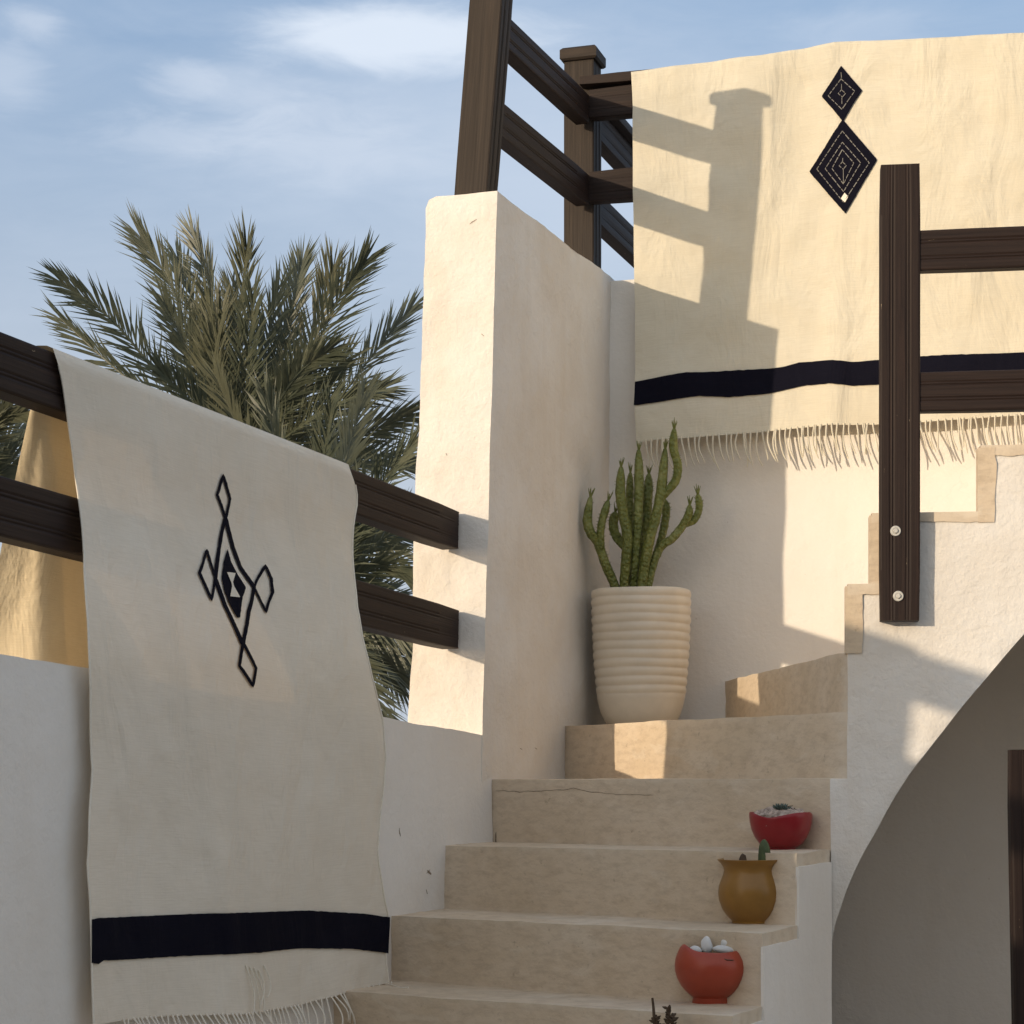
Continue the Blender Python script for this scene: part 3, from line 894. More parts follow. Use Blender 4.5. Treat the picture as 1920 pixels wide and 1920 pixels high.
band(bm, [(1193, 718), (1240, 709), (1290, 700), (1330, 699), (1440, 691), (1470, 688), (1500, 680), (1560, 677), (1600, 681), (1645, 678), (1730, 671), (1920, 661), (2240, 650)],
     [(1194, 764), (1240, 757), (1310, 745), (1370, 746), (1440, 739), (1480, 730), (1510, 724), (1560, 722), (1600, 726), (1645, 724), (1730, 716), (1920, 704), (2240, 694)], surf2, .004, 130, 6, 1193.5, 2238)
obj('stripe', bm, M['black_wool'], rug2)
bm = bmesh.new()
filled(bm, [(1577, 123), (1598, 148), (1617, 170), (1600, 196), (1581, 229), (1560, 203), (1540, 180), (1560, 150)], surf2, .004, 44, 10, .8)
filled(bm, [(1580, 224), (1612, 262), (1646, 302), (1617, 348), (1586, 402), (1552, 362), (1516, 320), (1546, 276)], surf2, .004, 60, 12, .9)
mo2 = obj('motif', bm, M['black_wool'], rug2)
bm = bmesh.new()
def diamond(cx, cy, rx, ryt, ryb, sk=4): return [(cx-1, cy-ryt), (cx+rx, cy-sk), (cx+1, cy+ryb), (cx-rx, cy+sk)]
def dashed(poly, w=1.7):
    p = dens([Vector(q) for q in poly], 2.2); n = len(p); k = 0
    while k < n:
        L = 3 + int(abs(noise.noise(Vector((k*.7, poly[0][0], 1))))*9)
        seg = [p[(k+i) % n] for i in range(L+1)]
        stroke(bm, seg, w*(.75+.5*abs(noise.noise(Vector((k*.37, 4, poly[0][1]))))), surf2, .0065, False, .25); k += L+1
dashed(diamond(1578, 176, 25, 28, 30)); dashed(diamond(1579, 176, 7, 7, 7, 0))
for (a_, b_) in (((1577, 136), (1578, 146)), ((1578, 158), (1578, 168)), ((1579, 184), (1579, 196))):
    stroke(bm, [a_, b_], 1.2, surf2, .0065, False, .2)
obj('stitching', bm, M['grey_thread'], mo2); bm = bmesh.new()
dashed(diamond(1581, 312, 50, 65, 68)); dashed(diamond(1581, 312, 34, 44, 48)); dashed(diamond(1581, 312, 21, 30, 34)); dashed(diamond(1581, 312, 7, 7, 7, 0))
for (a_, b_) in (((1581, 298), (1581, 305)), ((1582, 319), (1582, 345))):
    stroke(bm, [a_, b_], 1.2, surf2, .0065, False, .2)
obj('stitching', bm, M['grey_thread'], mo2); bm = bmesh.new()
filled(bm, [(1584, 362), (1591, 370), (1585, 381), (1577, 373)], surf2, .0065, 8, 4, .3)
obj('pale_patch', bm, M['white_thread'], mo2)
bm = bmesh.new(); rnd = random.Random(11); x = 1204
while x < 2230:
    y = interp(hem2, x); k = rnd.choice((1, 1, 1, 1, 2))
    for q in range(k):
        hang(surf2, x+q*3, y, rnd.uniform(52, 70), rnd.uniform(3, 16), rnd.uniform(.004, .016), .0025, curl=rnd.uniform(-3, 3))
    x += rnd.uniform(9, 14)
obj('fringe', bm, M['wool2'], rug2)

# ------------------------------------------------------------------ cream pot and cactus
PD = 6.19; pc = U(1202, 1300, PD); pc = Vector((pc.x, pc.y, z1))
k6 = PD/F
H = (1364-1108)*k6; RT = 93.5*k6
bm = bmesh.new(); prof = [(.001, H-.05), (RT-.018, H-.05), (RT-.014, H-.01), (RT-.009, H), (RT-.002, H-.003), (RT, H-.012), (RT, H-.020)]
nr = 11
ztop_, zlow = H-.024, H*.235
for k in range(nr):
    za = lerp(ztop_, zlow, k/nr); zb = lerp(ztop_, zlow, (k+1)/nr)
    for t, d in ((.0, -.0020), (.10, -.0025), (.24, .0), (.55, .0012), (.84, .0), (.95, -.0016)):
        z = lerp(za, zb, t); r = RT*interp([(0, .63), (.06, .745), (.15, .84), (.235, .89), (.5, .955), (.8, .99), (1, 1.)], z/H)
        prof.append((r+d, z))
for zf in (.232, .20, .16, .12, .08, .045, .02, .006, 0):
    prof.append((RT*interp([(0, .61), (.006, .64), (.02, .675), (.045, .725), (.08, .775), (.12, .815), (.16, .845), (.20, .868), (.235, .887), (1, 1)], zf), zf*H))
lathe(bm, prof, pc, 72, lambda a, r, z: (r*(1+.004*math.sin(2*a+1)), z+.0012*math.sin(a*3+z*40)))
pot = obj('plant_pot', bm, M['pot'], angle=60)
tag(pot, 'large cream ribbed pot holding the tall cactus at the turn of the steps', 'plant pot')
bm = bmesh.new(); lathe(bm, [(RT-.013, H-.06), (RT-.013, H-.03), (RT*.5, H-.024), (.002, H-.022)], pc, 32)
roughen(bm, .004, 40); obj('soil', bm, M['soil'], pot)
def cx5(x, y, d): return U(1020+x/3., 780+y/3., PD+d)
arms = [
 ([(408, 985, 0), (385, 920, 0), (345, 830, -.01), (305, 715, -.02), (262, 655, -.03), (245, 580, -.03), (262, 455, -.03)], 29),
 ([(322, 745, -.02), (318, 660, -.03), (330, 580, -.03), (362, 475, -.03)], 24),
 ([(448, 985, 0), (460, 830, -.02), (470, 690, -.03), (448, 560, -.035), (430, 440, -.035), (434, 285, -.035)], 31),
 ([(500, 985, .02), (512, 820, .0), (524, 640, -.01), (534, 420, -.01), (533, 190, -.01)], 30),
 ([(452, 735, .01), (405, 675, .02), (388, 610, .03), (402, 540, .03)], 29),
 ([(505, 780, .05), (490, 620, .05), (482, 480, .05), (486, 318, .05)], 24),
 ([(535, 985, .05), (560, 800, .04), (578, 600, .035), (585, 450, .03), (590, 325, .03)], 29),
 ([(548, 985, -.01), (565, 850, -.02), (598, 680, -.03), (632, 560, -.03), (662, 400, -.03), (682, 185, -.03)], 31),
 ([(655, 465, -.03), (705, 410, -.03), (742, 360, -.03), (752, 280, -.03), (728, 180, -.03), (732, 70, -.03)], 26),
 ([(582, 985, .0), (610, 850, .0), (655, 740, .0), (720, 690, -.01), (775, 625, -.01), (812, 560, -.02), (820, 500, -.02)], 26),
 ([(790, 612, -.01), (845, 585, -.01), (872, 520, -.01), (865, 440, -.01)], 22),
 ([(600, 870, .04), (640, 760, .04), (672, 640, .04), (688, 540, .04), (680, 470, .04)], 25)]
cac = empty('cactus', (pc.x, pc.y, pc.z+H-.03), 'tall branching green cactus growing in the cream ribbed pot', 'cactus')
rnd = random.Random(5)
for pts, r in arms:
    bm = bmesh.new(); P3 = catmull([cx5(*p) for p in pts], 46); rr = r/3.*k6*.87
    rad = []
    for i in range(47):
        t = i/46; rad.append(rr*(1.0 if t < .82 else max(.22, math.sqrt(max(0, 1-((t-.82)/.185)**2))))*(.9+.1*min(1, t*6))*(1+.018*math.sin(t*26)))
    rings = tube(bm, P3, rad, 20)
    for i, ring_ in enumerate(rings):                     # spiral rows of tubercles
        for k, v in enumerate(ring_):
            d = math.cos(2*math.pi*k/20*5)*1.25+math.cos(2*math.pi*k/20*5+i*1.5)*.45+noise.noise(v.co*60)*.5
            v.co += (v.co-P3[i]).normalized()*d*rr*.085
    tip = P3[-1]; tdir = (P3[-1]-P3[-4]).normalized()
    for q in range(7):
        a = q*.9; d = (tdir+Vector((math.cos(a), math.sin(a), .15))*rnd.uniform(.25, .6)).normalized()
        l = rnd.uniform(.014, .030); tube(bm, [tip-tdir*.006, tip+d*l*.5, tip+d*l+tdir*.004], [.0019, .0018, .0006], 4)
    for q in range(60):                                   # short leaves along the stem
        i = rnd.randint(10, 44); a = rnd.uniform(0, 6.28); x = Vector((math.cos(a), math.sin(a), .5)).normalized()
        p = P3[i]+(x-(P3[min(46, i+1)]-P3[i-1]).normalized()*x.dot((P3[min(46, i+1)]-P3[i-1]).normalized())).normalized()*rad[i]
        tube(bm, [p-x*.002, p+x*.0055], [.0011, .0004], 4)
    obj('stem', bm, M['cactus'], cac, angle=80)

# ------------------------------------------------------------------ bowls on the steps
def notched(depth_fn):
    def fn(a, r, z): return r, z
    return fn
# red bowl
Y = 4.93; k = Y/F; c = U(1464, 1590, Y); c = Vector((c.x, c.y, z3+.001)); Rr = 59*k; Hh = 70*k
def red_fn(a, r, z):
    if z > Hh*.8:
        w = max(0, math.cos(a+math.pi*.62))**6
        z = z-(z-Hh*.8)*.55*w-.004*max(0, math.cos(a*3+.6))*(1 if z > Hh*.9 else 0)
    return r, z
prof = [(.001, Hh*.6), (Rr*.9, Hh*.72), (Rr*.94, Hh*.9), (Rr*.955, Hh*.985), (Rr*.985, Hh), (Rr*1.0, Hh*.97), (Rr*1.0, Hh*.85), (Rr*.985, Hh*.72), (Rr*.93, Hh*.52), (Rr*.83, Hh*.33), (Rr*.68, Hh*.15), (Rr*.52, Hh*.05), (Rr*.47, Hh*.035), (Rr*.47, .0)]
bm = bmesh.new(); lathe(bm, prof, c, 64, red_fn); redb = obj('bowl', bm, M['red'], angle=60)
tag(redb, 'crimson round bowl of gravel on the uppermost of the three bowl steps', 'bowl')
bm = bmesh.new(); lathe(bm, [(Rr*.93, Hh*.66), (Rr*.93, Hh*.92), (Rr*.6, Hh*1.06), (.001, Hh*1.12)], c, 40); refine(bm, .006); roughen(bm, .006, 70, .004, 190)
obj('gravel', bm, M['gravel'], redb)
def rosette(name, cen, n, l, m, label, cat):
    bm = bmesh.new(); rnd = random.Random(n)
    for q in range(n):
        a = q*2.4; el = .25+.9*q/n; d = Vector((math.cos(a)*math.cos(el), math.sin(a)*math.cos(el), math.sin(el)))
        L = l*(1-.4*q/n); b0 = Vector(cen)
        tube(bm, [b0, b0+d*L*.45, b0+d*L*.8, b0+d*L+Vector((0, 0, .002))], [.002, .0036, .003, .0006], 6)
    o = obj(name, bm, m); tag(o, label, cat); return o
M['blue_green'] = simple('grey_green_leaf', (.10, .14, .12), .5, .4, .4, 60, .2)
rosette('succulent', c+Vector((-.004, -.03, Hh*1.05)), 13, .026, M['blue_green'], 'tiny grey green succulent lying on the gravel in the crimson bowl', 'succulent')
bm = bmesh.new(); rnd = random.Random(2)
for q in range(9):
    a = rnd.uniform(0, 6.28); r0 = rnd.uniform(.0, .03); p = c+Vector((r0*math.cos(a), -.02+r0*.6*math.sin(a), Hh*1.06)); d = Vector((rnd.uniform(-1, 1), rnd.uniform(-.6, .3), rnd.uniform(-.1, .35)))*.03
    tube(bm, [p, p+d*.5+Vector((0, 0, .004)), p+d], .0009, 4)
tag(obj('dry_twigs', bm, M['dry_stem']), 'dry dark twigs strewn over the gravel of the crimson bowl', 'twigs')
# ochre vase
Y = 4.735; k = Y/F; c = U(1405, 1733, Y); c = Vector((c.x, c.y, z4+.001)); Hh = 119*k; w = 1*k
op = [(60, 1.0), (58.5, .975), (53, .93), (49, .88), (47.5, .83), (48.5, .77), (53, .68), (57, .58), (58.5, .48), (57, .36), (51, .22), (42, .11), (34, .045), (33, .035), (33, 0)]
prof = [(.001, Hh*.8), (46*w, Hh*.82), (46*w, Hh*.88), (52*w, Hh*.955), (57.5*w, Hh*1.004)]+[(r*w, z*Hh) for r, z in op]
bm = bmesh.new(); lathe(bm, prof, c, 64, lambda a, r, z: (r*(1+.006*math.sin(2*a)), z)); och = obj('vase', bm, M['ochre'], angle=60)
tag(och, 'ochre glazed vase with flared rim on the middle of the three bowl steps', 'vase')
bm = bmesh.new(); lathe(bm, [(45*w, Hh*.8), (45*w, Hh*.9), (.001, Hh*.94)], c, 30); roughen(bm, .003, 60); obj('soil', bm, M['soil'], och)
bm = bmesh.new(); p0 = c+Vector((28*w, -.012, Hh*.88)); Hc = 52*w
pts = [p0+Vector((-1*w*q*.15, 0, Hc*q/12)) for q in range(13)]
rings = tube(bm, pts, [q_*w for q_ in (11, 11.5, 11.5, 11.5, 11, 11, 10.5, 10, 9.5, 8.8, 7.6, 5.6, 2.2)], 12)
for i, rg in enumerate(rings):
    for q, v in enumerate(rg): v.co += Vector(((v.co-pts[i]).x, (v.co-pts[i]).y, 0))*(.10 if q % 2 else -.12)
tag(obj('cactus', bm, simple('dark_cactus_green', (.10, .135, .06), .6, .3, .4, 60, .3), angle=80), 'small stubby green cactus standing in the ochre vase', 'cactus')
bm = bmesh.new(); p0 = c+Vector((-14*w, -.02, Hh*.9)); tube(bm, [p0, p0+Vector((0, 0, 13*w)), p0+Vector((.5*w, 0, 20*w)), p0+Vector((-1*w, 0, 23*w))], [8*w, 7.5*w, 5*w, 1*w], 9)
roughen(bm, .002, 120)
tag(obj('plant_stub', bm, M['dry_stem']), 'dried brown stub of a plant beside the small cactus in the ochre vase', 'plant')
# orange bowl with a notched mouth
Y = 4.49; k = Y/F; c = U(1333, 1876, Y); c = Vector((c.x, c.y, z5+.001)); Hh = 108*k; w = k
def or_fn(a, r, z):
    if z > Hh*.72:
        # low wide scallop at the front, peak towards the left
        f = (z-Hh*.72)/(Hh*.28)
        sc = .55*max(0, math.cos(a+math.pi/2))**1.2+.10*math.cos(a*2+.4)-.50*max(0, math.cos(a-math.pi*1.09))**10
        z = z-f*Hh*.17*sc
    return r, z
op = [(54, .965), (58, .93), (62, .86), (66.5, .76), (68, .65), (67.5, .55), (63.5, .42), (56, .29), (47, .19), (38, .12), (34.5, .10), (34, .085), (35.5, .01), (35, 0)]
prof = [(.001, Hh*.6), (58*w, Hh*.66), (60*w, Hh*.80), (54*w, Hh*.9), (51*w, Hh*.95), (52*w, Hh*.972)]+[(r*w, z*Hh) for r, z in op]
bm = bmesh.new(); lathe(bm, prof, c, 72, or_fn); orb = obj('bowl', bm, M['orange'], angle=60)
tag(orb, 'orange red bowl with notched mouth and white pebbles on the lowest bowl step', 'bowl')
bm = bmesh.new(); lathe(bm, [(57*w, Hh*.6), (57*w, Hh*.74), (.001, Hh*.80)], c, 30); roughen(bm, .003, 60); obj('soil', bm, M['soil'], orb)
def pebble(x, y, z, sx, sy, sz, rot, label):
    bm = bmesh.new(); bmesh.ops.create_icosphere(bm, subdivisions=3, radius=1)
    sd = random.random()*40
    for v in bm.verts:
        v.co *= 1+.13*noise.noise(v.co*1.3+Vector((sd, 0, 0)))
        v.co = Vector((v.co.x*sx*w, v.co.y*sy*w, v.co.z*sz*w))
    bmesh.ops.rotate(bm, verts=bm.verts, cent=(0, 0, 0), matrix=Matrix.Rotation(rot, 3, 'Y'))
    for v in bm.verts: v.co += Vector((c.x+x*w, c.y+y*w, c.z+z*w))
    tag(obj('pebble', bm, M['pebble'], angle=180), label, 'pebble', 'white pebbles in the orange bowl')
pebble(-9, -14, 108, 11, 9, 17, -.15, 'large upright white pebble, the tallest in the orange bowl')
pl_ = 'flat white pebble piled at the right side in the orange bowl'
pebble(22, -20, 101, 20, 11, 8, .12, pl_); pebble(30, -8, 113, 14, 11, 10, -.1, pl_); pebble(47, -12, 99, 12, 10, 10, .8, pl_)
pebble(-31, -22, 100, 12, 9, 8, .1, 'small white pebble at the left side in the orange bowl')
pebble(8, 10, 104, 12, 9, 9, .3, 'small white pebble behind the tall one in the orange bowl')
rosette('succulent', c+Vector((-28*w, -8*w, 92*w)), 9, .020, M['blue_green'], 'tiny dark succulent among the white pebbles in the orange bowl', 'succulent')
bm = bmesh.new(); tube(bm, [c+Vector((14*w, -58*w, 88*w)), c+Vector((24*w, -61*w, 85*w)), c+Vector((36*w, -56*w, 84*w))], [.0012]*3, 5)
tag(obj('dry_twig', bm, M['dry_stem']), 'thin dark twig sticking over the front rim of the orange bowl', 'twig')

# dry plant whose tips rise into the bottom of the picture
Y = 4.22; k = Y/F; w = k
zb = zz[4]
c = U(1244, 1990, Y); c = Vector((c.x, c.y, zb+.001))
bm = bmesh.new(); lathe(bm, [(.001, .05), (.04, .06), (.043, .085), (.048, .088), (.05, .084), (.047, .04), (.036, 0)], c, 40)
dp = obj('plant_pot', bm, M['ochre'], angle=60); tag(dp, 'small plain pot of the dry plant, just below the picture', 'plant pot')
dpl = empty('dry_plant', c+Vector((0, 0, .07)), 'dry spiky brown plant poking up at the bottom edge below the orange bowl', 'plant')
rnd = random.Random(8)
def stemm(x0, x1, ytop, lean=0, buds=True):
    bm = bmesh.new(); a = c+Vector(((x0-1244)*w*.4, 0, .06)); b = U(x1, ytop, Y)
    pts = [a.lerp(b, t/8)+Vector((math.sin(t)*1.2*w, 0, 0)) for t in range(9)]
    tube(bm, pts, [5.2*w*(1-.07*t) for t in range(9)], 7)
    if buds:
        for q in range(44):
            t = rnd.uniform(.35, 1.0); p = a.lerp(b, t); an = rnd.uniform(0, 6.28); d = Vector((math.cos(an), math.sin(an), rnd.uniform(.2, .9))).normalized()
            L = rnd.uniform(6, 14)*w; tube(bm, [p, p+d*L*.6, p+d*L], [2.6*w, 3.0*w, .8*w], 5)
    obj('stem', bm, M['dry_stem'], dpl)
stemm(1235, 1222, 1871, buds=False); stemm(1248, 1255, 1888); stemm(1225, 1228, 1905); stemm(1258, 1262, 1904)

# ------------------------------------------------------------------ palms
def frond(parent, pts3, leaf_len, nleaf, roll, rnd, name='frond'):
    bm = bmesh.new(); P = catmull(pts3, 40); L = sum((b-a).length for a, b in zip(P, P[1:]))
    tube(bm, P[::2], [lerp(.022, .004, i/20) for i in range(21)], 5)
    view = Vector((0, -1, 0))
    for s in (-1, 1):
        for q in range(nleaf):
            t = .10+.90*(q+rnd.uniform(-.3, .3))/nleaf; t = min(max(t, .06), 1.0)
            f = t*40; i = min(int(f), 39); p = P[i].lerp(P[i+1], f-i); T = (P[i+1]-P[max(i-1, 0)]).normalized()
            side = T.cross(view)
            if side.length < .2: side = T.cross(Vector((1, 0, 0)))
            side.normalize(); nrm = side.cross(T).normalized()
            cr, sr = math.cos(roll), math.sin(roll)
            sd = (side*cr+nrm*sr)*s; up = (nrm*cr-side*sr)
            ang = R(lerp(54, 15, t)+rnd.uniform(-10, 10))
            lift = rnd.uniform(.1, .85)
            d = (T*math.cos(ang)+(sd*math.cos(lift)+up*math.sin(lift))*math.sin(ang)).normalized()
            ln = leaf_len*(.62+.42*math.sin(math.pi*min(1, t*.74+.16))) * rnd.uniform(.82, 1.12)
            wv = d.cross(up).normalized()*(.0095*rnd.uniform(.75, 1.2)); droop = Vector((0, 0, -1))*ln*rnd.uniform(.0, .10)
            a0 = bm.verts.new(p-wv*.5); a1 = bm.verts.new(p+wv*.5)
            m = p+d*ln*.45; m0 = bm.verts.new(m-wv); m1 = bm.verts.new(m+wv)
            tt = bm.verts.new(p+d*ln+droop)
            bm.faces.new((a0, a1, m1, m0)); bm.faces.new((m0, m1, tt))
    return obj(name, bm, M['frond'], parent, smooth=False, recalc=False)
def palm(cen, Y, tips, label, extra, leaf_len, seed, trunk_r=.17, nleaf=74):
    rnd = random.Random(seed); c = U(cen[0], cen[1], Y)
    e = empty('palm_tree', (c.x, c.y, GZ), label, 'palm tree')
    bm = bmesh.new(); n = 26
    rings = tube(bm, [Vector((c.x+.06*math.sin(i*.2), c.y, lerp(GZ, c.z+.12, i/n))) for i in range(n+1)], [trunk_r*(1.1-.15*i/n+.12*(i % 2)) for i in range(n+1)], 14)
    obj('trunk', bm, M['trunk'], e)
    for pts in tips:
        dz = rnd.uniform(-.5, .5)
        P3 = [c+Vector((rnd.uniform(-.06, .06), 0, rnd.uniform(-.02, .08)))]
        pts = pts[:-1]+[(lerp(pts[-2][0], pts[-1][0], .80), lerp(pts[-2][1], pts[-1][1], .80))]
        for q, (x, y) in enumerate(pts): P3.append(U(x, y, Y+dz*(q+1)/len(pts)*1.6))
        frond(e, P3, leaf_len*rnd.uniform(.92, 1.1), nleaf, rnd.uniform(-.6, .6), rnd)
    for q in range(extra):
        a = rnd.uniform(0, 6.28); el = rnd.uniform(.55, 1.4); L = rnd.uniform(1.5, 2.1)
        hd = Vector((math.cos(a), math.sin(a), 0)); 
        P3 = [c+hd*.05]
        for t in (.33, .66, 1.):
            P3.append(c+hd*L*t*math.cos(el)+Vector((0, 0, L*(t*math.sin(el)-.38*t*t*math.cos(el)))))
        frond(e, P3, leaf_len, nleaf-14, rnd.uniform(-.6, .6), rnd)
    return e
palm((452, 900), 18., [
 [(330, 745), (215, 605), (88, 508)], [(350, 800), (215, 690), (86, 572)], [(385, 720), (325, 545), (248, 418)],
 [(415, 720), (395, 545), (352, 408)], [(440, 700), (455, 540), (465, 446)], [(425, 740), (372, 590), (322, 455)], [(505, 740), (545, 580), (572, 470)],
 [(545, 760), (625, 580), (703, 462)], [(530, 760), (600, 590), (632, 480)], [(575, 820), (695, 670), (792, 552)], [(585, 860), (690, 810), (795, 765)],
 [(420, 820), (400, 700), (420, 560)], [(500, 790), (560, 700), (640, 640)],
 [(590, 880), (700, 865), (800, 880)], [(330, 850), (230, 800), (140, 790)], [(460, 800), (450, 660), (430, 520)], [(530, 850), (640, 760), (740, 720)],
 [(300, 870), (170, 850), (40, 900)], [(520, 960), (650, 980), (770, 1050)]],
 'tallest date palm, its crown fanning out above the shaded rug', 12, .44, 1)
palm((575, 1150), 15., [
 [(640, 1060), (700, 1010), (775, 1005)], [(650, 1090), (720, 1060), (790, 1090)], [(650, 1130), (720, 1130), (790, 1180)], [(640, 1050), (680, 980), (720, 930)],
 [(640, 1180), (700, 1220), (770, 1300)], [(630, 1200), (680, 1270), (730, 1370)], [(640, 1190), (720, 1240), (800, 1260)], [(620, 1200), (660, 1290), (690, 1390)], [(650, 1150), (730, 1180), (800, 1240)],
 [(540, 1060), (500, 1000), (420, 960)], [(620, 1090), (650, 1030), (680, 1000)]],
 'lower date palm seen in the gap between the rug and the tall wall', 14, .38, 2)
palm((-75, 930), 16., [
 [(-40, 850), (0, 790), (62, 765)], [(-30, 880), (10, 830), (60, 815)], [(-30, 910), (10, 880), (55, 870)], [(-50, 860), (-20, 800), (20, 755)], [(-30, 950), (10, 960), (50, 1000)]],
 'date palm of which only frond tips show at the left edge behind the railing', 0, .36, 4)

# ------------------------------------------------------------------ cracks and scuffs on plaster and steps
from mathutils.bvhtree import BVHTree
M['crack'] = simple('dark_crack', (.34, .27, .20), .95, .1, .4, 200, 0)
def marks(name, o, strokes, parent=None):
    me = o.data; bv = BVHTree.FromPolygons([v.co.copy() for v in me.vertices], [tuple(p.vertices) for p in me.polygons])
    for pts, w in strokes:
        bm = bmesh.new()
        p = dens([Vector(q) for q in pts], 5, False); prev = None
        for i, q in enumerate(p):
            t = (p[min(i+1, len(p)-1)]-p[max(i-1, 0)]).normalized(); nr = Vector((-t.y, t.x))
            ww = w*(.45+.9*abs(noise.noise(Vector((q.x*.09, q.y*.09, 4)))))*(.4 if i in (0, len(p)-1) else 1)
            q = q+nr*noise.noise(Vector((q.x*.06, q.y*.06, 9)))*3
            row = []
            for sgn in (-.5, .5):
                r = q+nr*ww*sgn; d = Vector(((r.x-CX)/F, 1, (HY-r.y)/F)).normalized()
                h = bv.ray_cast(Vector((0, 0, 0)), d)
                if h[0] is None: row = None; break
                row.append(bm.verts.new(h[0]-d*.0012))
            if row and prev: bm.faces.new((prev[0], prev[1], row[1], row[0]))
            prev = row
        obj(name, bm, M['crack'], parent or o)
byname = {o.name: o for o in COL.objects}
steps_ = [o for o in COL.objects if o.parent == st and o.name.startswith('step')]
def step_at(px, py):
    d = Vector(((px-CX)/F, 1, (HY-py)/F)).normalized(); best = None
    for o in steps_:
        bv = BVHTree.FromPolygons([v.co.copy() for v in o.data.vertices], [tuple(p.vertices) for p in o.data.polygons]); h = bv.ray_cast(Vector((0, 0, 0)), d)
        if h[0] is not None and (best is None or h[3] < best[0]): best = (h[3], o)
    return best[1]
marks('crack', step_at(1100, 1520), [([(929, 1483), (1000, 1484), (1050, 1481), (1075, 1478), (1095, 1483), (1140, 1488), (1225, 1491)], 1.5), ([(930, 1560), (931, 1585)], 4)], st)
marks('scuff', byname['parapet_wall'], [([(750, 1552), (751, 1568)], 2.6), ([(801, 1632), (808, 1640)], 6), ([(799, 1668), (802, 1676)], 4.5), ([(806, 1630), (800, 1638)], 2), ([(880, 1604), (884, 1612)], 2)])
marks('scuff', byname['tall_wall'], [([(836, 850), (838, 854)], 4), ([(904, 625), (908, 630)], 4), ([(880, 420), (893, 410)], 2.2), ([(975, 1404), (979, 1406)], 4), ([(1002, 1403), (1006, 1406)], 4)])

# ------------------------------------------------------------------ light, sky, camera
el = math.asin(-SUN.z); az = math.atan2(-SUN.x, -SUN.y)
ld = bpy.data.lights.new('sun', 'SUN'); ld.energy = 2.0; ld.angle = R(.6); ld.color = (1., .81, .58)
lo = bpy.data.objects.new('sun', ld); COL.objects.link(lo); lo.rotation_euler = SUN.to_track_quat('-Z', 'Y').to_euler(); lo.location = (-20, -20, 10)

wld = bpy.data.worlds.new("World"); S.world = wld; wld.use_nodes = True
nt = wld.node_tree; bg = nt.nodes['Background']
sky = nt.nodes.new('ShaderNodeTexSky'); sky.sky_type = 'NISHITA'; sky.sun_disc = False
sky.sun_elevation = el; sky.sun_rotation = az % (2*math.pi)
sky.air_density = 1.0; sky.dust_density = 1.2; sky.ozone_density = 1.0
gen = coord(nt, 'Generated')
sep = nt.nodes.new('ShaderNodeSeparateXYZ'); nt.links.new(gen, sep.inputs[0])
low = nt.nodes.new('ShaderNodeMapRange'); low.interpolation_type = 'SMOOTHSTEP'; nt.links.new(sep.outputs['Z'], low.inputs['Value'])
for k_, v_ in (('From Min', .40), ('From Max', .12), ('To Min', 0), ('To Max', .85)): low.inputs[k_].default_value = v_
CLN = noise_n(nt, mapped(nt, gen, (12, 12, 38), (3.7, 0, 0)), 1.7, 6, .62, .5)
def cloudmask(cx, cy, rx, ry, soft, namp, seed):
    d = Vector(((cx-CX)/F, 1, (HY-cy)/F)).normalized()
    s = nt.nodes.new('ShaderNodeVectorMath'); s.operation = 'SUBTRACT'; nt.links.new(gen, s.inputs[0]); s.inputs[1].default_value = d
    m = nt.nodes.new('ShaderNodeVectorMath'); m.operation = 'MULTIPLY'; nt.links.new(s.outputs[0], m.inputs[0]); m.inputs[1].default_value = (F/rx, .5, F/ry)
    l = nt.nodes.new('ShaderNodeVectorMath'); l.operation = 'LENGTH'; nt.links.new(m.outputs[0], l.inputs[0])
    nz = CLN
    a = N(nt, 'ShaderNodeMath', operation='MULTIPLY_ADD'); nt.links.new(nz, a.inputs[0]); a.inputs[1].default_value = namp; nt.links.new(l.outputs['Value'], a.inputs[2])
    r = nt.nodes.new('ShaderNodeMapRange'); r.interpolation_type = 'SMOOTHSTEP'; nt.links.new(a.outputs[0], r.inputs['Value'])
    r.inputs['From Min'].default_value = 1+namp*.5+soft*.5; r.inputs['From Max'].default_value = 1+namp*.5-soft; r.inputs['To Min'].default_value = 0; r.inputs['To Max'].default_value = 1
    return r.outputs['Result']
SKYK = 1.0
c = sky.outputs['Color']
hsv = nt.nodes.new('ShaderNodeHueSaturation'); hsv.inputs['Saturation'].default_value = 1.0; nt.links.new(c, hsv.inputs['Color']); c = hsv.outputs['Color']
away = nt.nodes.new('ShaderNodeMapRange'); away.interpolation_type = 'SMOOTHSTEP'; nt.links.new(sep.outputs['Y'], away.inputs['Value'])
for k_, v_ in (('From Min', -.5), ('From Max', .5), ('To Min', .0), ('To Max', 1)): away.inputs[k_].default_value = v_
def away_(f):
    a = nt.nodes.new('ShaderNodeMath'); a.operation = 'MULTIPLY'; nt.links.new(away.outputs['Result'], a.inputs[0])
    if hasattr(f, 'node'): nt.links.new(f, a.inputs[1])
    else: a.inputs[1].default_value = f
    return a.outputs[0]
inv = nt.nodes.new('ShaderNodeMath'); inv.operation = 'MULTIPLY_ADD'; nt.links.new(away.outputs['Result'], inv.inputs[0]); inv.inputs[1].default_value = -.6; inv.inputs[2].default_value = .6
c = mixc(nt, inv.outputs[0], c, (3.7, 3.65, 3.6))          # unseen bright cloud added on the sun's side to fill the shade
c = mixc(nt, away_(.62), c, (1.12, 1.70, 2.75))      # thin high veil of cloud
c = mixc(nt, away_(low.outputs['Result']), c, (2.35, 2.6, 3.0))
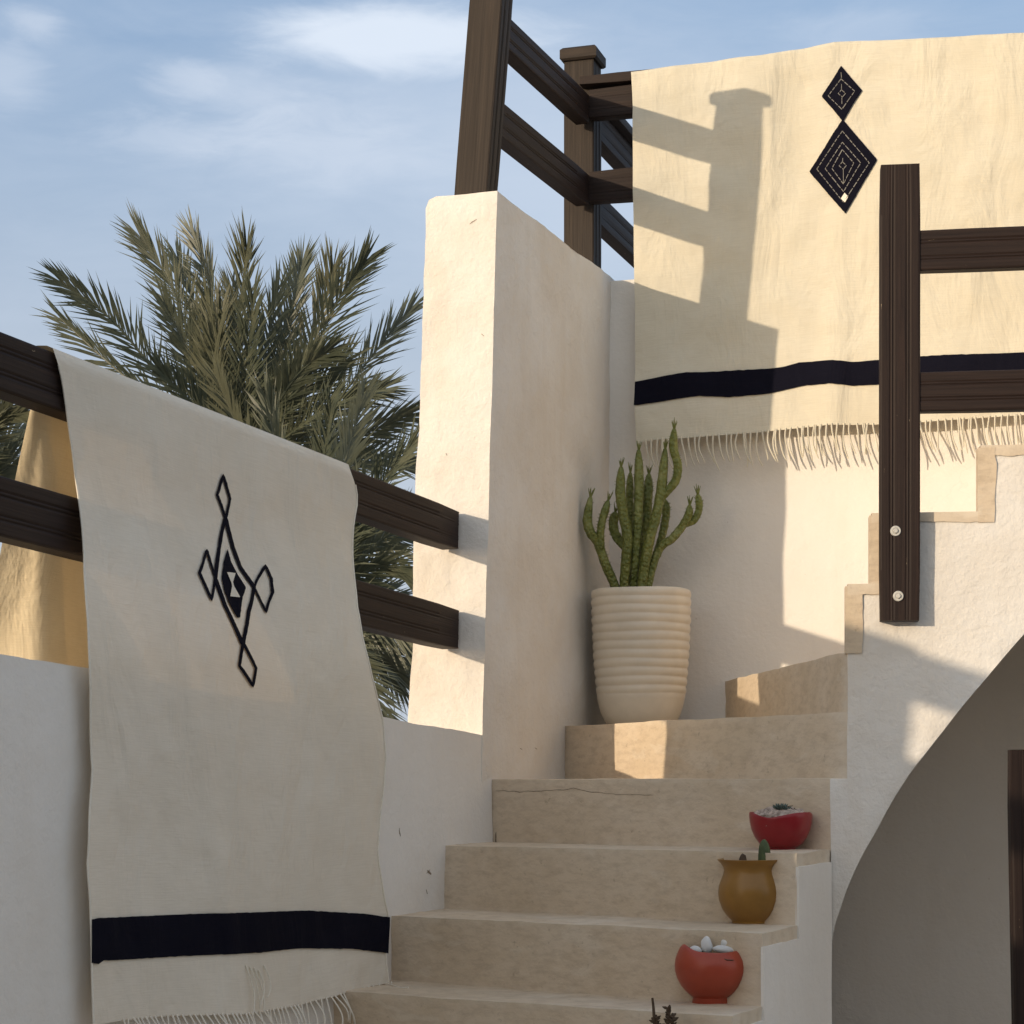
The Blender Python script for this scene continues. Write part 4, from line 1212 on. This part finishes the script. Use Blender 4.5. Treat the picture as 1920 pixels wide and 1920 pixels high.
CW = (2.75, 3.15, 3.75)
def scaled(mk, k):
    a = N(nt, 'ShaderNodeMath', operation='MULTIPLY'); nt.links.new(mk, a.inputs[0]); a.inputs[1].default_value = k; return a.outputs[0]
wisps = ramp(nt, noise_n(nt, mapped(nt, gen, (5, 5, 17), (2.3, 0, .4)), 1.5, 7, .58, .7), [(.35, 0.), (.8, .34)]).outputs['Color']
c = mixc(nt, wisps, c, CW)
c = mixc(nt, scaled(cloudmask(900, 260, 560, 260, .9, .7, 1.), .50), c, CW)
c = mixc(nt, scaled(cloudmask(640, 290, 300, 70, .9, .9, 5.), .30), c, CW)
c = mixc(nt, scaled(cloudmask(1080, 420, 260, 260, .9, .5, 7.), .45), c, CW)
for (cx_, cy_, rx_, ry_, k_, sd_) in ((630, 280, 170, 45, .38, 11.), (480, 168, 130, 36, .34, 13.), (300, 262, 110, 34, .36, 17.), (70, 42, 48, 24, .5, 19.), (345, 148, 60, 26, .4, 23.), (10, 150, 60, 40, .4, 29.), (600, 210, 90, 50, .3, 31.), (1640, 60, 120, 40, .25, 37.)):
    c = mixc(nt, scaled(cloudmask(cx_, cy_, rx_*1.25, ry_*1.2, .8, 2.0, sd_), k_), c, (3.0, 3.35, 3.9))
c = mixc(nt, scaled(cloudmask(750, 74, 250, 58, .6, .9, 3.), .85), c, (3.55, 3.9, 4.4))
nt.links.new(c, bg.inputs['Color']); bg.inputs['Strength'].default_value = .15

cam = bpy.data.cameras.new('camera'); co_ = bpy.data.objects.new('camera', cam); COL.objects.link(co_)
co_.location = (0, 0, 0); co_.rotation_euler = (R(90), 0, 0)
cam.sensor_width = 36; cam.lens = 36*F/1920; cam.shift_y = (HY-960)/1920; cam.clip_end = 2000; cam.clip_start = .05
S.camera = co_
S.view_settings.view_transform = 'Standard'; S.view_settings.look = 'None'; S.view_settings.gamma = 1; S.view_settings.exposure = .58
S.view_settings.use_curve_mapping = False
S.cycles.max_bounces = 7; S.cycles.diffuse_bounces = 4; S.cycles.transparent_max_bounces = 8
